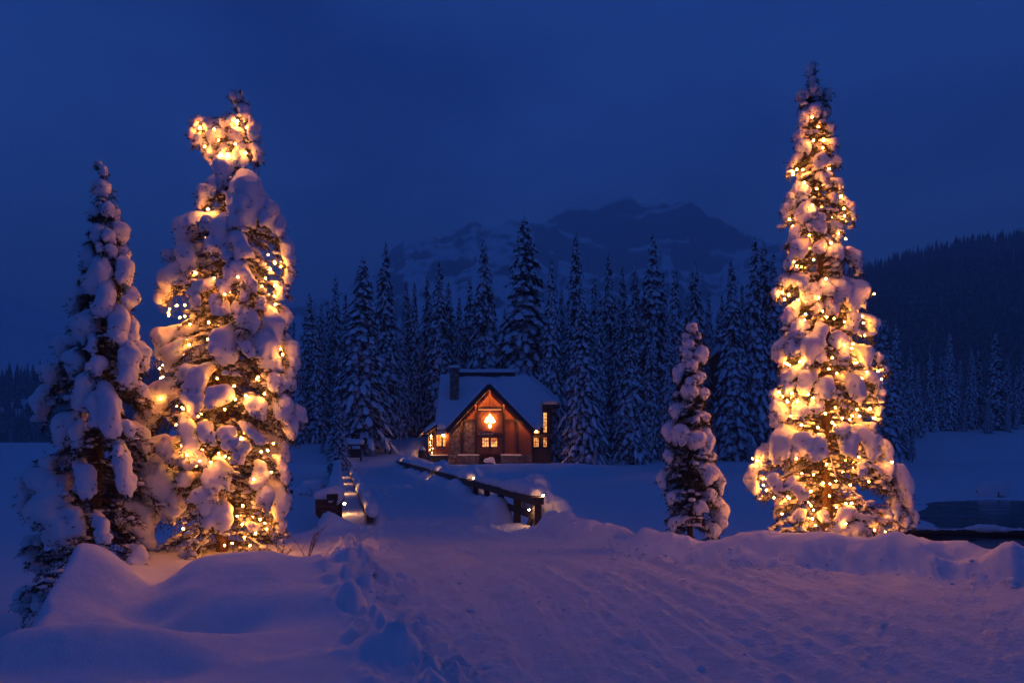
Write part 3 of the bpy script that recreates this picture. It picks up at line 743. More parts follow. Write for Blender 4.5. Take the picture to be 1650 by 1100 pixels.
class HeroTree:
    def __init__(self, name, axis, d, prof, base_z, label, trunk_r, seed, pad=1.26):
        """axis: photo (row, column) of the trunk; prof: photo (row, half width); all at distance d"""
        self.d = d; self.s = d / F; self.pad = pad
        self.axis = axis; self.prof = prof; self.rnd = np.random.default_rng(seed); random.seed(seed)
        base_row = HY + (ZC - base_z) / self.s
        self.base_row = base_row
        bx = self.ax(base_row)
        self.org = np.array((bx, d, base_z))
        self.root = empty(name, self.org, label, 'tree')
        self.caps = []; self.mats = [M['bark'], M['needles'], M['bough_snow']]
    def row(self, z): return HY + (ZC - z) / self.s
    def zz(self, row): return ZC - (row - HY) * self.s
    def ax(self, row): return (np.interp(row, [a[0] for a in self.axis], [a[1] for a in self.axis]) - HX) * self.s
    def rad(self, row): return np.interp(row, [a[0] for a in self.prof], [a[1] for a in self.prof]) * self.s
    def trunk_pt(self, z): return np.array((self.ax(self.row(z)), self.d, z))
    def trunk(self, r0):
        top = self.axis[0][0]
        rows = np.linspace(self.base_row + 14, top, 24)
        pts = [self.trunk_pt(self.zz(r)) for r in rows]
        rr = [max(.008, r0 * (1 - i / 24.5) ** .9) for i in range(24)]
        mb = MB(); mb.tube(pts, rr, 9)
        mb.build('trunk', M['bark'], self.root, True)
    def add_clump(self, p0, p1, w, foliage=True):
        rnd = self.rnd
        mid = (p0 + p1) / 2; ax = self.trunk_pt(mid[2]); out = mid - ax; out[2] = 0
        out = unit(out) if np.linalg.norm(out) > .04 else np.array((0, -1.0, 0))
        caps = clump_caps(p0, p1, w, out, rnd)
        vox = float(np.clip(w * .070, .015, .032))
        res = surface_net(caps, .022 * w + .005, vox, .055 * w, int(rnd.integers(0, 50)), min(14.0, 4.2 / w))
        if res is None: return
        V, Q = res
        self.caps += caps
        link_mesh('snow_clump', mesh_np('snow_clump', V - self.org, quads=Q, mats=[M['bough_snow']]), self.root)
        if not foliage: return
        L = np.linalg.norm(p1 - p0) + .5 * w
        hd = np.linalg.norm((p0 - ax)[:2])
        z0 = p0[2] + .15 * hd + rnd.uniform(-.05, .05)
        st = self.trunk_pt(min(z0, self.zz(self.axis[0][0]) - .02))
        inn = -out * .30 * w + np.array((0, 0, -.16 * w))
        e = unit(p1 - p0 + np.array((0, 0, -.02)))
        path = np.concatenate((bez(st, (st + p0 + inn) / 2 + np.array((0, 0, .06)), p0 + inn, 4)[:-1], bez(p0 + inn, mid + inn * 1.1, p1 + e * .10 + inn * .5, 5)))
        bm = BranchMesh()
        grow_branch(bm, path, rnd, max(.008, .016 * L ** .5), int((12 + 36 * L) * min(1, .35 + w * 2.2)), .46 * w + .09, .75, 11, .35, .15)
        # sprigs that break through the lower rim and the flanks of the pillow
        n_ = int(10 + 46 * w); pick = V[rnd.integers(0, len(V), n_ * 4)]
        tt = np.clip((pick - p0) @ (p1 - p0) / max((p1 - p0) @ (p1 - p0), 1e-6), 0, 1)[:, None]
        nn = pick - (p0 + (p1 - p0) * tt); nn /= np.linalg.norm(nn, axis=1)[:, None] + 1e-6
        ok = (nn[:, 2] < .15) | (tt[:, 0] > .75); pick = pick[ok][:n_]; nn = nn[ok][:n_]
        if len(pick):
            dd = nn * .6 + e * .5 + np.array((0, 0, -.35)) + rnd.normal(size=pick.shape) * .35; dd /= np.linalg.norm(dd, axis=1)[:, None]
            bm.tris.append(needle_tris(pick - nn * .035, pick + dd * rnd.uniform(.03, .10, (len(pick), 1)), 7, rnd, (.03, .06)))
        bm.build('branch', self.root, self.mats, self.org)
    def photo_clump(self, x0, y0, x1, y1, w):
        """a pillow seen on the camera side of the tree"""
        rnd = self.rnd; P = []
        w_m = w * self.s * 1.06
        for x, y, k in ((x0, y0, .74), (x1, y1, .98)):
            dx = (x - HX) * self.s - self.ax(y); r = max(self.rad(y), abs(dx) * 1.02)
            dep = math.sqrt(max(r * r - dx * dx, 0)) * k - w_m * .25
            dep = max(dep, -.1) + rnd.uniform(-.05, .05)
            d = self.d - dep
            q = W(x, y, d); P.append(q)
        sc = np.linalg.norm(W(x0, y0, P[0][1]) - W(x1, y1, P[0][1]))
        self.add_clump(P[0], P[1], w * P[1][1] / F * self.pad)
    def interior(self, levels, per, zlo, zhi, snow=.55):
        rnd = self.rnd; a = rnd.uniform(0, 6)
        for z in np.linspace(zlo, zhi, levels):
            r = self.rad(self.row(z))
            for k in range(per):
                a += 2.4 + rnd.uniform(-.4, .4)
                ln = r * rnd.uniform(.65, .98)
                st = self.trunk_pt(z + rnd.uniform(-.08, .08)); dr = np.array((math.cos(a), math.sin(a), 0))
                dp = rnd.uniform(.25, .55)
                end = st + dr * ln + np.array((0, 0, -dp * ln)); midp = st + dr * ln * .5 + np.array((0, 0, -.08 * ln))
                bm = BranchMesh()
                grow_branch(bm, bez(st, midp, end, 6), rnd, .006 + .010 * ln, int(6 + 26 * ln), .12 + .16 * min(ln, 1.2), .5, 11, snow, .2)
                bm.build('branch', self.root, self.mats, self.org)
    def back_clumps(self, levels, per, zlo, zhi, w0, w1):
        """pillows on the sides and the back, as on the side we see"""
        rnd = self.rnd
        for z in np.linspace(zlo, zhi, levels):
            f = (z - zlo) / (zhi - zlo); r = self.rad(self.row(z)); w = w0 + (w1 - w0) * f
            for k in range(per):
                a = rnd.uniform(.10, .90) * math.pi + (0 if per < 3 else 0)
                dr = np.array((math.cos(a), math.sin(a), 0)); st = self.trunk_pt(z)
                ww = w * rnd.uniform(.7, 1.15); L = ww * rnd.uniform(.5, 1.5)
                p0 = st + dr * max(r * .62 - ww * .2, .02); p1 = st + dr * max(r * .92 - ww * .3, .05) + np.array((0, 0, -L))
                if p1[2] < self.org[2] + .1: continue
                self.add_clump(p0, p1, ww)

def light_string(tree, name, spots, back, label, seed):
    rnd = np.random.default_rng(seed)
    root = empty(name, tree.org, label, 'string lights')
    pts = []
    for x, y in spots:
        dx = (x - HX) * tree.s - tree.ax(y); r = max(tree.rad(y), abs(dx) * 1.01)
        dep = math.sqrt(max(r * r - dx * dx, 0)) * .74
        pts.append(W(x, y, tree.d - dep))
    rows = [s_[1] for s_ in spots]
    for i in range(int(len(spots) * .5)):                        # more of the same string between the bulbs that show most
        x, y = spots[rnd.integers(0, len(spots))]; x += rnd.uniform(-24, 24); y += rnd.uniform(-20, 20)
        r = tree.rad(y); dx = float(np.clip((x - HX) * tree.s - tree.ax(y), -r * .95, r * .95))
        if y > max(s_[1] for s_ in spots): continue
        pts.append(np.array((tree.ax(y) + dx, tree.d - math.sqrt(max(r * r - dx * dx, 0)) * rnd.uniform(.2, .62), tree.zz(y))))
    nfront = len(pts)
    for i in range(back):
        y = rnd.uniform(min(rows), max(rows) - 10); r = tree.rad(y) * rnd.uniform(.45, .85); a = rnd.uniform(.0, 1.0) * math.pi
        pts.append(np.array((tree.ax(y) + r * math.cos(a), tree.d + r * math.sin(a), tree.zz(y))))
    pts = np.array(pts)
    axs = np.array([tree.trunk_pt(p[2]) for p in pts])
    cams = np.array((0, 0, ZC)) - pts; cams /= np.linalg.norm(cams, axis=1)[:, None]
    out = pts - axs; out /= np.linalg.norm(out, axis=1)[:, None] + 1e-6
    nb = nfront
    show = (np.arange(len(pts)) < len(spots)) & (rnd.uniform(0, 1, len(pts)) < .68)
    clear = np.where(show, rnd.uniform(.03, .13, len(pts)), rnd.uniform(.012, .06, len(pts)))
    home = pts.copy()
    for it in range(40):                                    # bulbs lie among the boughs, just clear of the snow
        m_ = sdf_caps(pts, tree.caps, .012) < clear
        if not m_.any(): break
        trial = rnd.normal(size=pts.shape); trial /= np.linalg.norm(trial, axis=1)[:, None]
        step = np.where(show[:, None], home + cams * .022 * (it + 1), home + trial * (.03 + .012 * it))
        pts = np.where(m_[:, None], step, pts)
    mb = MB(); br = .015
    prof = ((-.9, .30), (-.35, .86), (.2, 1.0), (.8, .78), (1.35, .34), (1.6, .05))
    vs = []; fs = []; n = 8
    for z, k in prof:
        vs += [(br * k * math.cos(2 * math.pi * i / n), br * k * math.sin(2 * math.pi * i / n), -br * z) for i in range(n)]
    for j in range(len(prof) - 1):
        fs += [(j * n + (i + 1) % n, j * n + i, (j + 1) * n + i, (j + 1) * n + (i + 1) % n) for i in range(n)]
    fs.append(tuple((len(prof) - 1) * n + i for i in range(n))[::-1]); fs.append(tuple(range(n)))
    mb.add(vs, fs); bulb_mes = [mb.mesh('bulb', M[m_], smooth=True) for m_ in ('bulb', 'bulb_dim', 'bulb_dim', 'bulb', 'bulb_bright')]
    sk = MB(); sk.tube([(0, 0, br * .8), (0, 0, br * 2.0)], [br * .42, br * .5], 8); sock_me = sk.mesh('socket', M['socket'])
    for p in pts:
        b = link_mesh('bulb', bulb_mes[rnd.integers(0, 5)], root); b.location = tuple(p - tree.org)
        b.rotation_euler = (rnd.uniform(-.9, .9), rnd.uniform(-.9, .9), rnd.uniform(0, 6))
        s_ = link_mesh('socket', sock_me, b)
    order = np.lexsort((np.arctan2(pts[:, 1] - axs[:, 1], pts[:, 0] - axs[:, 0]), -(pts[:, 2] / .45).astype(int)))
    cb = MB()
    for i, j in zip(order[:-1], order[1:]):
        a, b = pts[i], pts[j]
        if True:
            mid = (a + b) / 2 + np.array((0, 0, -.05)); ax = tree.trunk_pt(mid[2]); mid = ax + (mid - ax) * (.9 if np.linalg.norm(a - b) < .9 else -.6)
            up = np.array((0, 0, br * 1.6))
            cb.tube(bez(a + up, mid, b + up, 5), .0035, 4)
    cb.build('cable', M['socket'], root)
    return pts

# ------------------------------------------------------------------ the four snow-laden spruces of the foreground
# pillows: column and row of the upper end, column and row of the lower end, width (photo pixels)
PILLOWS_LIT_LEFT = [(376, 149, 387, 160, 16), (391, 171, 394, 189, 18), (404, 189, 409, 223, 16), (366, 195, 370, 198, 24), (340, 199, 342, 205, 24), (320, 194, 318, 200, 22), (312, 209, 310, 223, 18), (358, 214, 339, 220, 20), (388, 214, 374, 223, 22), (325, 217, 324, 231, 16), (344, 234, 343, 253, 18), (364, 236, 358, 255, 17), (389, 236, 387, 264, 22), (409, 236, 415, 253, 20), (331, 239, 344, 264, 14), (373, 253, 358, 294, 32), (347, 304, 320, 326, 28), (350, 296, 347, 307, 26), (394, 288, 407, 348, 54), (377, 315, 388, 356, 36), (421, 321, 432, 362, 32), (445, 348, 448, 375, 22), (320, 351, 293, 392, 38), (339, 356, 331, 364, 24), (304, 400, 309, 424, 36), (276, 405, 274, 419, 18), (366, 353, 355, 403, 42), (377, 375, 394, 411, 28), (366, 403, 368, 416, 17), (453, 381, 467, 424, 24), (298, 425, 263, 477, 38), (466, 425, 463, 455, 16), (447, 455, 452, 481, 15), (381, 432, 359, 465, 24), (388, 432, 407, 463, 22), (383, 434, 385, 446, 36), (343, 451, 314, 467, 20), (314, 467, 316, 490, 22), (395, 455, 395, 479, 15), (357, 484, 352, 500, 28), (381, 496, 390, 500, 22), (397, 507, 395, 519, 32), (418, 481, 421, 491, 18), (435, 500, 440, 548, 36), (459, 498, 459, 526, 18), (459, 543, 477, 590, 26), (371, 533, 359, 573, 40), (385, 552, 407, 569, 16), (411, 538, 437, 585, 44), (281, 533, 258, 566, 40), (296, 552, 267, 583, 30), (463, 585, 470, 625, 22), (437, 607, 444, 628, 26), (456, 607, 447, 628, 18), (310, 592, 289, 607, 20), (338, 590, 307, 628, 30), (307, 623, 322, 656, 30), (279, 621, 239, 666, 42), (452, 640, 452, 670, 32), (475, 656, 485, 678, 22), (362, 628, 348, 647, 32), (404, 647, 416, 668, 28), (244, 665, 233, 693, 30), (457, 663, 473, 699, 28), (409, 653, 417, 670, 18), (297, 670, 307, 724, 28), (333, 681, 335, 706, 24), (251, 706, 239, 734, 20), (267, 711, 277, 739, 26), (358, 696, 373, 714, 26), (391, 683, 422, 709, 16), (396, 711, 384, 737, 22), (292, 747, 330, 739, 20), (261, 745, 231, 831, 62), (262, 750, 279, 828, 52), (256, 740, 259, 755, 14), (353, 739, 348, 783, 36), (345, 793, 323, 813, 38), (353, 808, 356, 844, 38), (330, 818, 328, 841, 18), (307, 767, 292, 775, 24), (422, 747, 409, 783, 26), (450, 783, 450, 828, 32), (430, 788, 424, 813, 30), (452, 839, 452, 854, 18), (450, 737, 463, 777, 18), (401, 844, 414, 854, 16), (300, 887, 306, 895, 20)]
PILLOWS_UNLIT = [(161, 265, 169, 281, 8), (166, 297, 162, 308, 26), (153, 337, 154, 345, 18), (174, 328, 172, 345, 20), (185, 335, 187, 351, 14), (167, 366, 153, 384, 24), (159, 391, 162, 404, 12), (184, 361, 198, 384, 30), (174, 371, 177, 387, 20), (146, 400, 143, 427, 25), (180, 400, 177, 410, 20), (198, 400, 203, 417, 17), (167, 417, 154, 469, 36), (194, 417, 200, 453, 30), (171, 456, 164, 499, 34), (210, 466, 203, 492, 26), (131, 466, 118, 502, 32), (148, 508, 131, 548, 46), (190, 499, 187, 544, 36), (207, 512, 213, 551, 26), (151, 538, 148, 564, 16), (128, 567, 118, 594, 40), (203, 554, 210, 597, 30), (223, 554, 233, 587, 26), (115, 544, 99, 580, 32), (164, 580, 151, 597, 26), (90, 588, 80, 612, 34), (76, 624, 64, 676, 32), (156, 588, 128, 656, 34), (168, 620, 178, 694, 36), (156, 632, 155, 680, 22), (200, 588, 204, 616, 28), (216, 616, 236, 636, 16), (124, 668, 98, 714, 42), (132, 676, 124, 720, 20), (192, 680, 216, 696, 22), (192, 712, 188, 740, 16), (194, 716, 204, 790, 30), (128, 746, 140, 794, 32), (84, 742, 78, 752, 28), (55, 762, 44, 812, 44), (86, 780, 108, 862, 72), (60, 768, 100, 802, 44), (156, 830, 168, 868, 22), (46, 868, 60, 912, 28), (44, 948, 36, 976, 30), (62, 960, 68, 986, 22), (224, 884, 216, 915, 30)]
PILLOWS_LIT_RIGHT = [(1309, 102, 1306, 120, 10), (1310, 128, 1310, 131, 13), (1297, 150, 1292, 159, 19), (1311, 145, 1311, 152, 22), (1327, 147, 1331, 156, 17), (1299, 179, 1297, 194, 17), (1314, 174, 1311, 181, 22), (1327, 177, 1327, 189, 17), (1331, 201, 1341, 214, 16), (1290, 213, 1285, 224, 16), (1297, 231, 1296, 241, 24), (1338, 228, 1341, 238, 20), (1290, 248, 1274, 268, 18), (1324, 255, 1322, 265, 22), (1344, 256, 1350, 262, 14), (1317, 283, 1334, 288, 17), (1348, 292, 1354, 302, 19), (1294, 298, 1291, 312, 24), (1275, 315, 1272, 322, 14), (1277, 325, 1264, 349, 22), (1301, 335, 1299, 352, 30), (1358, 319, 1375, 352, 18), (1341, 315, 1346, 320, 14), (1321, 349, 1311, 366, 22), (1326, 362, 1324, 372, 14), (1341, 359, 1354, 383, 16), (1287, 366, 1277, 386, 19), (1294, 389, 1287, 409, 32), (1327, 393, 1317, 403, 18), (1344, 403, 1344, 413, 28), (1364, 403, 1385, 430, 22), (1268, 427, 1273, 430, 14), (1290, 446, 1262, 454, 20), (1277, 443, 1260, 454, 20), (1290, 450, 1299, 463, 16), (1253, 465, 1249, 478, 15), (1308, 467, 1306, 482, 30), (1365, 458, 1378, 493, 48), (1325, 458, 1332, 467, 24), (1347, 458, 1356, 478, 30), (1338, 487, 1341, 498, 22), (1321, 489, 1319, 500, 12), (1284, 491, 1266, 517, 24), (1402, 511, 1406, 535, 20), (1371, 509, 1375, 522, 22), (1295, 522, 1279, 539, 26), (1319, 522, 1323, 548, 20), (1266, 548, 1255, 578, 28), (1308, 543, 1308, 578, 40), (1282, 552, 1277, 565, 24), (1325, 559, 1325, 578, 16), (1351, 539, 1343, 554, 22), (1356, 541, 1358, 578, 24), (1386, 561, 1397, 583, 30), (1415, 570, 1418, 581, 14), (1423, 593, 1424, 599, 14), (1290, 591, 1262, 613, 18), (1312, 598, 1295, 626, 28), (1275, 620, 1271, 631, 18), (1336, 611, 1325, 633, 26), (1365, 607, 1386, 642, 28), (1395, 602, 1415, 622, 20), (1417, 626, 1415, 640, 18), (1249, 631, 1249, 640, 18), (1264, 650, 1253, 668, 32), (1293, 646, 1288, 666, 24), (1321, 644, 1312, 655, 22), (1413, 650, 1415, 666, 14), (1261, 657, 1251, 678, 26), (1268, 692, 1254, 735, 40), (1292, 704, 1294, 727, 38), (1320, 706, 1315, 735, 30), (1237, 720, 1225, 744, 24), (1214, 753, 1216, 791, 22), (1244, 768, 1256, 787, 20), (1360, 685, 1348, 694, 20), (1370, 694, 1367, 730, 28), (1386, 690, 1407, 735, 26), (1398, 683, 1410, 692, 14), (1403, 701, 1415, 718, 20), (1424, 711, 1429, 744, 22), (1417, 746, 1426, 768, 30), (1445, 753, 1464, 810, 30), (1440, 772, 1440, 829, 24), (1431, 824, 1426, 836, 16), (1443, 843, 1443, 853, 10), (1471, 822, 1474, 841, 13), (1457, 827, 1457, 846, 16), (1280, 770, 1268, 782, 14), (1285, 782, 1296, 801, 20), (1386, 749, 1386, 763, 16), (1374, 820, 1344, 848, 22), (1353, 853, 1400, 858, 24), (1379, 829, 1422, 860, 12), (1294, 824, 1285, 834, 18), (1322, 829, 1332, 834, 18), (1296, 848, 1289, 853, 16)]
PILLOWS_SMALL = [(1114, 524, 1114, 530, 15), (1106, 540, 1106, 542, 12), (1123, 540, 1123, 542, 11), (1113, 545, 1107, 560, 20), (1122, 566, 1127, 574, 28), (1109, 569, 1109, 571, 18), (1100, 590, 1092, 611, 19), (1126, 600, 1128, 614, 17), (1111, 611, 1114, 618, 14), (1116, 588, 1116, 590, 18), (1106, 624, 1114, 638, 26), (1132, 630, 1132, 638, 18), (1090, 634, 1090, 636, 9), (1095, 652, 1085, 673, 20), (1133, 666, 1139, 676, 14), (1121, 674, 1121, 677, 11), (1081, 683, 1078, 707, 22), (1099, 694, 1092, 707, 30), (1119, 700, 1123, 714, 30), (1137, 694, 1140, 725, 22), (1147, 734, 1147, 737, 14), (1078, 728, 1078, 742, 17), (1069, 759, 1068, 783, 17), (1137, 752, 1144, 773, 28), (1157, 763, 1159, 790, 18), (1083, 794, 1081, 808, 14), (1126, 811, 1130, 820, 20), (1154, 804, 1161, 846, 28), (1144, 797, 1144, 800, 20), (1151, 846, 1151, 863, 20), (1092, 835, 1081, 849, 14)]
SPOTS_LEFT = [(345, 208), (330, 236), (352, 226), (362, 246), (402, 212), (322, 206), (383, 195), (380, 206), (379, 232), (379, 272), (335, 337), (443, 424), (396, 246), (315, 439), (345, 448), (383, 446), (435, 434), (443, 460), (442, 477), (444, 490), (285, 492), (298, 491), (290, 511), (298, 509), (306, 522), (336, 519), (335, 546), (371, 470), (362, 474), (305, 555), (259, 609), (350, 609), (416, 607), (426, 634), (258, 642), (293, 656), (319, 670), (396, 637), (362, 659), (455, 571), (295, 658), (321, 668), (389, 705), (301, 732), (326, 724), (352, 730), (363, 735), (240, 770), (421, 727), (431, 725), (441, 714), (437, 760), (409, 771), (295, 851), (391, 814), (427, 842), (419, 836), (408, 832), (390, 844), (362, 878), (403, 878), (315, 750), (379, 643), (396, 641), (412, 858), (428, 448), (322, 742), (340, 744), (350, 655)]
SPOTS_RIGHT = [(1309, 189), (1318, 204), (1326, 238), (1284, 273), (1294, 273), (1333, 276), (1296, 294), (1316, 304), (1348, 315), (1309, 331), (1360, 336), (1340, 341), (1361, 348), (1293, 354), (1351, 376), (1339, 391), (1311, 418), (1284, 428), (1304, 379), (1331, 449), (1311, 226), (1326, 226), (1261, 471), (1271, 475), (1264, 482), (1286, 482), (1319, 479), (1330, 450), (1341, 476), (1344, 513), (1325, 501), (1361, 518), (1351, 499), (1389, 510), (1387, 540), (1374, 554), (1361, 555), (1341, 576), (1266, 581), (1289, 582), (1272, 588), (1377, 585), (1336, 594), (1296, 515), (1415, 598), (1386, 611), (1394, 633), (1276, 633), (1310, 641), (1302, 635), (1269, 647), (1284, 646), (1330, 666), (1402, 658), (1255, 631), (1397, 599), (1381, 659), (1274, 670), (1292, 684), (1318, 688), (1341, 680), (1329, 665), (1357, 673), (1385, 670), (1299, 729), (1283, 738), (1332, 747), (1292, 762), (1311, 764), (1337, 779), (1363, 741), (1384, 736), (1400, 775), (1370, 781), (1307, 791), (1229, 770), (1235, 789), (1247, 801), (1272, 802), (1260, 827), (1303, 809), (1307, 814), (1311, 821), (1363, 843), (1332, 830), (1409, 853), (1426, 856), (1326, 866), (1218, 744), (1437, 744), (1309, 835), (1372, 810), (1429, 836), (1347, 774), (1219, 741), (1286, 483), (1230, 781), (1393, 540)]

t1 = HeroTree('spruce_tree', [(145, 388), (250, 384), (400, 374), (600, 362), (900, 358)], 12.5, [(145, 6), (190, 30), (215, 40), (260, 36), (300, 45), (350, 70), (420, 90), (480, 92), (550, 96), (620, 105), (680, 118), (750, 116), (830, 108), (900, 95)], -.25,
              'tall snow-laden spruce with bent tip wrapped in glowing bulbs, left of the road', .11, 11, 1.38)
t1.trunk(.11)
for c in PILLOWS_LIT_LEFT: t1.photo_clump(*c)
t1.interior(30, 4, t1.org[2] + .2, t1.org[2] + 6.8)
t1.back_clumps(20, 3, t1.org[2] + .9, t1.org[2] + 6.9, .5, .28)
BULBS_LEFT = light_string(t1, 'string_lights', SPOTS_LEFT, 34, 'string of warm glowing bulbs on the bent-tipped spruce left of the road', 5)

t2 = HeroTree('spruce_tree', [(265, 163), (300, 168), (600, 162), (930, 152)], 11.4, [(265, 4), (300, 14), (340, 22), (400, 30), (470, 44), (550, 54), (600, 70), (680, 84), (760, 96), (850, 104), (930, 100)], -.35,
              'unlit snow-caked spruce beside the lit bent-tipped one', .10, 12)
t2.trunk(.10)
for c in PILLOWS_UNLIT: t2.photo_clump(*c)
t2.interior(28, 4, t2.org[2] + .15, t2.org[2] + 5.9, .3)
t2.back_clumps(16, 3, t2.org[2] + .7, t2.org[2] + 5.8, .46, .2)

t3 = HeroTree('spruce_tree', [(100, 1308), (300, 1314), (600, 1330), (880, 1334)], 12.5, [(100, 4), (150, 20), (200, 25), (270, 38), (340, 50), (420, 58), (460, 64), (520, 72), (600, 82), (660, 84), (720, 96), (800, 112), (870, 96)], -.10,
              'tall slender snowy spruce wrapped in glowing bulbs, right of the road', .10, 13, 1.32)
t3.trunk(.105)
for c in PILLOWS_LIT_RIGHT: t3.photo_clump(*c)
t3.interior(32, 4, t3.org[2] + .2, t3.org[2] + 8.0)
t3.back_clumps(22, 3, t3.org[2] + .9, t3.org[2] + 7.9, .46, .18)
BULBS_RIGHT = light_string(t3, 'string_lights', SPOTS_RIGHT, 36, 'string of warm glowing bulbs on the slender spruce right of the road', 6)

t4 = HeroTree('spruce_tree', [(520, 1114), (700, 1111), (870, 1112)], 12.0, [(520, 6), (570, 16), (620, 22), (680, 28), (720, 32), (760, 40), (865, 48)], 0.0,
              'small unlit snow-laden spruce on the right bank, left of the tall lit one', .06, 14, 1.36)
t4.trunk(.055)
for c in PILLOWS_SMALL: t4.photo_clump(*c)
t4.interior(16, 4, t4.org[2] + .12, t4.org[2] + 3.4, .2)
t4.back_clumps(10, 2, t4.org[2] + 1.0, t4.org[2] + 3.4, .3, .18)

# ------------------------------------------------------------------ timber lodge on the island
CY = 78.0
def cx(px, Y=CY): return (px - HX) / F * Y
def cz(py, Y=CY): return ZC - (py - HY) / F * Y

import bmesh
def prism(poly, up, bev=0.0, seg=2):
    """polygon (3-D points) thickened along vector up, edges rounded; returns MB"""
    bm = bmesh.new()
    a = [bm.verts.new(tuple(p)) for p in poly]; u = Vector(up)
    b = [bm.verts.new(tuple(Vector(p) + u)) for p in poly]
    n = len(poly)
    bm.faces.new(a[::-1]); bm.faces.new(b)
    for i in range(n): bm.faces.new((a[i], a[(i + 1) % n], b[(i + 1) % n], b[i]))
    bmesh.ops.recalc_face_normals(bm, faces=bm.faces)
    if bev > 0:
        bmesh.ops.bevel(bm, geom=list(bm.edges), offset=bev, segments=seg, affect='EDGES', profile=.6)
    bmesh.ops.triangulate(bm, faces=[f for f in bm.faces if len(f.verts) > 4])
    bm.verts.index_update()
    mb = MB(); mb.add([v.co[:] for v in bm.verts], [[v.index for v in f.verts] for f in bm.faces]); bm.free()
    return mb

def snow_slab(poly, thick, seed, cell=.32, edge=.28):
    """snow lying on a roof plane: gridded top with drifts, rounded rim, overhanging a little"""
    P = [np.array(p, float) for p in poly]
    o = P[0]; e1 = unit(P[1] - o); nrm = unit(np.cross(e1, P[-1] - o)); nrm = nrm if nrm[2] > 0 else -nrm
    e2 = np.cross(nrm, e1)
    uv = np.array([((p - o) @ e1, (p - o) @ e2) for p in P])
    lo, hi = uv.min(0) - .12, uv.max(0) + .12
    nx = max(4, int((hi[0] - lo[0]) / cell)); ny = max(4, int((hi[1] - lo[1]) / cell))
    U, Vv = np.meshgrid(np.linspace(lo[0], hi[0], nx), np.linspace(lo[1], hi[1], ny), indexing='ij')
    sd = poly_sd(U, Vv, uv) + .10
    h = thick * np.sqrt(np.clip(sstep(0, edge, sd), 0, 1)) * (1 + .5 * (fbm(U * .9 + seed, Vv * .9, seed, 3) - .5)) + .02
    top = o + U[..., None] * e1 + Vv[..., None] * e2 + h[..., None] * nrm
    bot = o + U[..., None] * e1 + Vv[..., None] * e2 - .01 * nrm
    keep = sd > -.05
    i = np.arange(nx - 1)[:, None] * ny + np.arange(ny - 1)[None, :]
    Q = np.stack((i, i + ny, i + ny + 1, i + 1), -1).reshape(-1, 4)
    kq = keep.ravel()[Q].all(1); Q = Q[kq]
    N = nx * ny
    V = np.concatenate((top.reshape(-1, 3), bot.reshape(-1, 3)))
    ed = {}
    for q in Q:
        for a in range(4):
            k = (q[a], q[(a + 1) % 4])
            if (k[1], k[0]) in ed: del ed[(k[1], k[0])]
            else: ed[k] = 1
    sk = [(b, a, a + N, b + N) for a, b in ed]
    QQ = np.concatenate((Q, Q[:, ::-1] + N, np.array(sk)))
    used, inv = np.unique(QQ, return_inverse=True)
    return V[used], inv.reshape(-1, 4)
def add_snow(poly, thick, seed, parent, root, name='roof_snow', **k):
    V, Q = snow_slab(poly, thick, seed, **k)
    return link_mesh(name, mesh_np(name, V - np.array(root.location), quads=Q, mats=[M['snow']]), parent)

cab = empty('timber_lodge', (cx(790), CY, ground_z(cx(790), CY)), 'timber lodge with glowing gable, snowy roof and stone chimney across the bridge', 'lodge')
zb = cz(746)
def part(name, mb, mat, smooth=False, parent=None): return mb.build(name, mat, parent or cab, smooth)
# walls
w = MB(); w.box((cx(790, 85), 85.3, (3.5 + zb) / 2), (cx(858) - cx(723) + .3, 13.0, 3.5 - zb - .1)); part('rear_wall', w, M['siding'])
g = prism([(cx(724), CY, cz(732)), (cx(857), CY, cz(732)), (cx(857), CY, cz(689)), (cx(789), CY, cz(621)), (cx(724), CY, cz(689))], (0, .35, 0)); part('gable_wall', g, M['siding'])
for a, b, tl, tr in ((725, 742, 688, 674), (747, 765.5, 679.5, 679.5)):
    part('stone_panel', prism([(cx(a), CY - .08, cz(731)), (cx(b), CY - .08, cz(731)), (cx(b), CY - .08, cz(tr)), (cx(a), CY - .08, cz(tl))], (0, .07, 0)), M['stone'])
part('gable_panel', prism([(cx(769), CY - .06, cz(700)), (cx(809.5), CY - .06, cz(700)), (cx(809.5), CY - .06, cz(659)), (cx(769), CY - .06, cz(659))], (0, .05, 0)), M['panel_wood'])
part('gable_panel', prism([(cx(770), CY - .06, cz(654.5)), (cx(809), CY - .06, cz(654.5)), (cx(789.5), CY - .06, cz(634))], (0, .05, 0)), M['panel_wood'])
# cedar boards, proud by a hair, each course its own
rows = np.arange(731, 660, -3.55)
for x0, x1, side in ((813.5, 832.3, 0), (836, 856, 1)):
    for r0 in rows:
        r1 = r0 - 3.3
        lim = 679.5 if side == 0 else 673
        if r1 < lim: continue
        xr = min(x1, 789 + (r1 - 622) * .985)
        if xr - x0 < 4: continue
        p = MB(); p.box((cx((x0 + xr) / 2), CY - .025, cz((r0 + r1) / 2)), (cx(xr) - cx(x0), .05, (r0 - r1) * .0709)); part('siding_board', p, M['siding'])
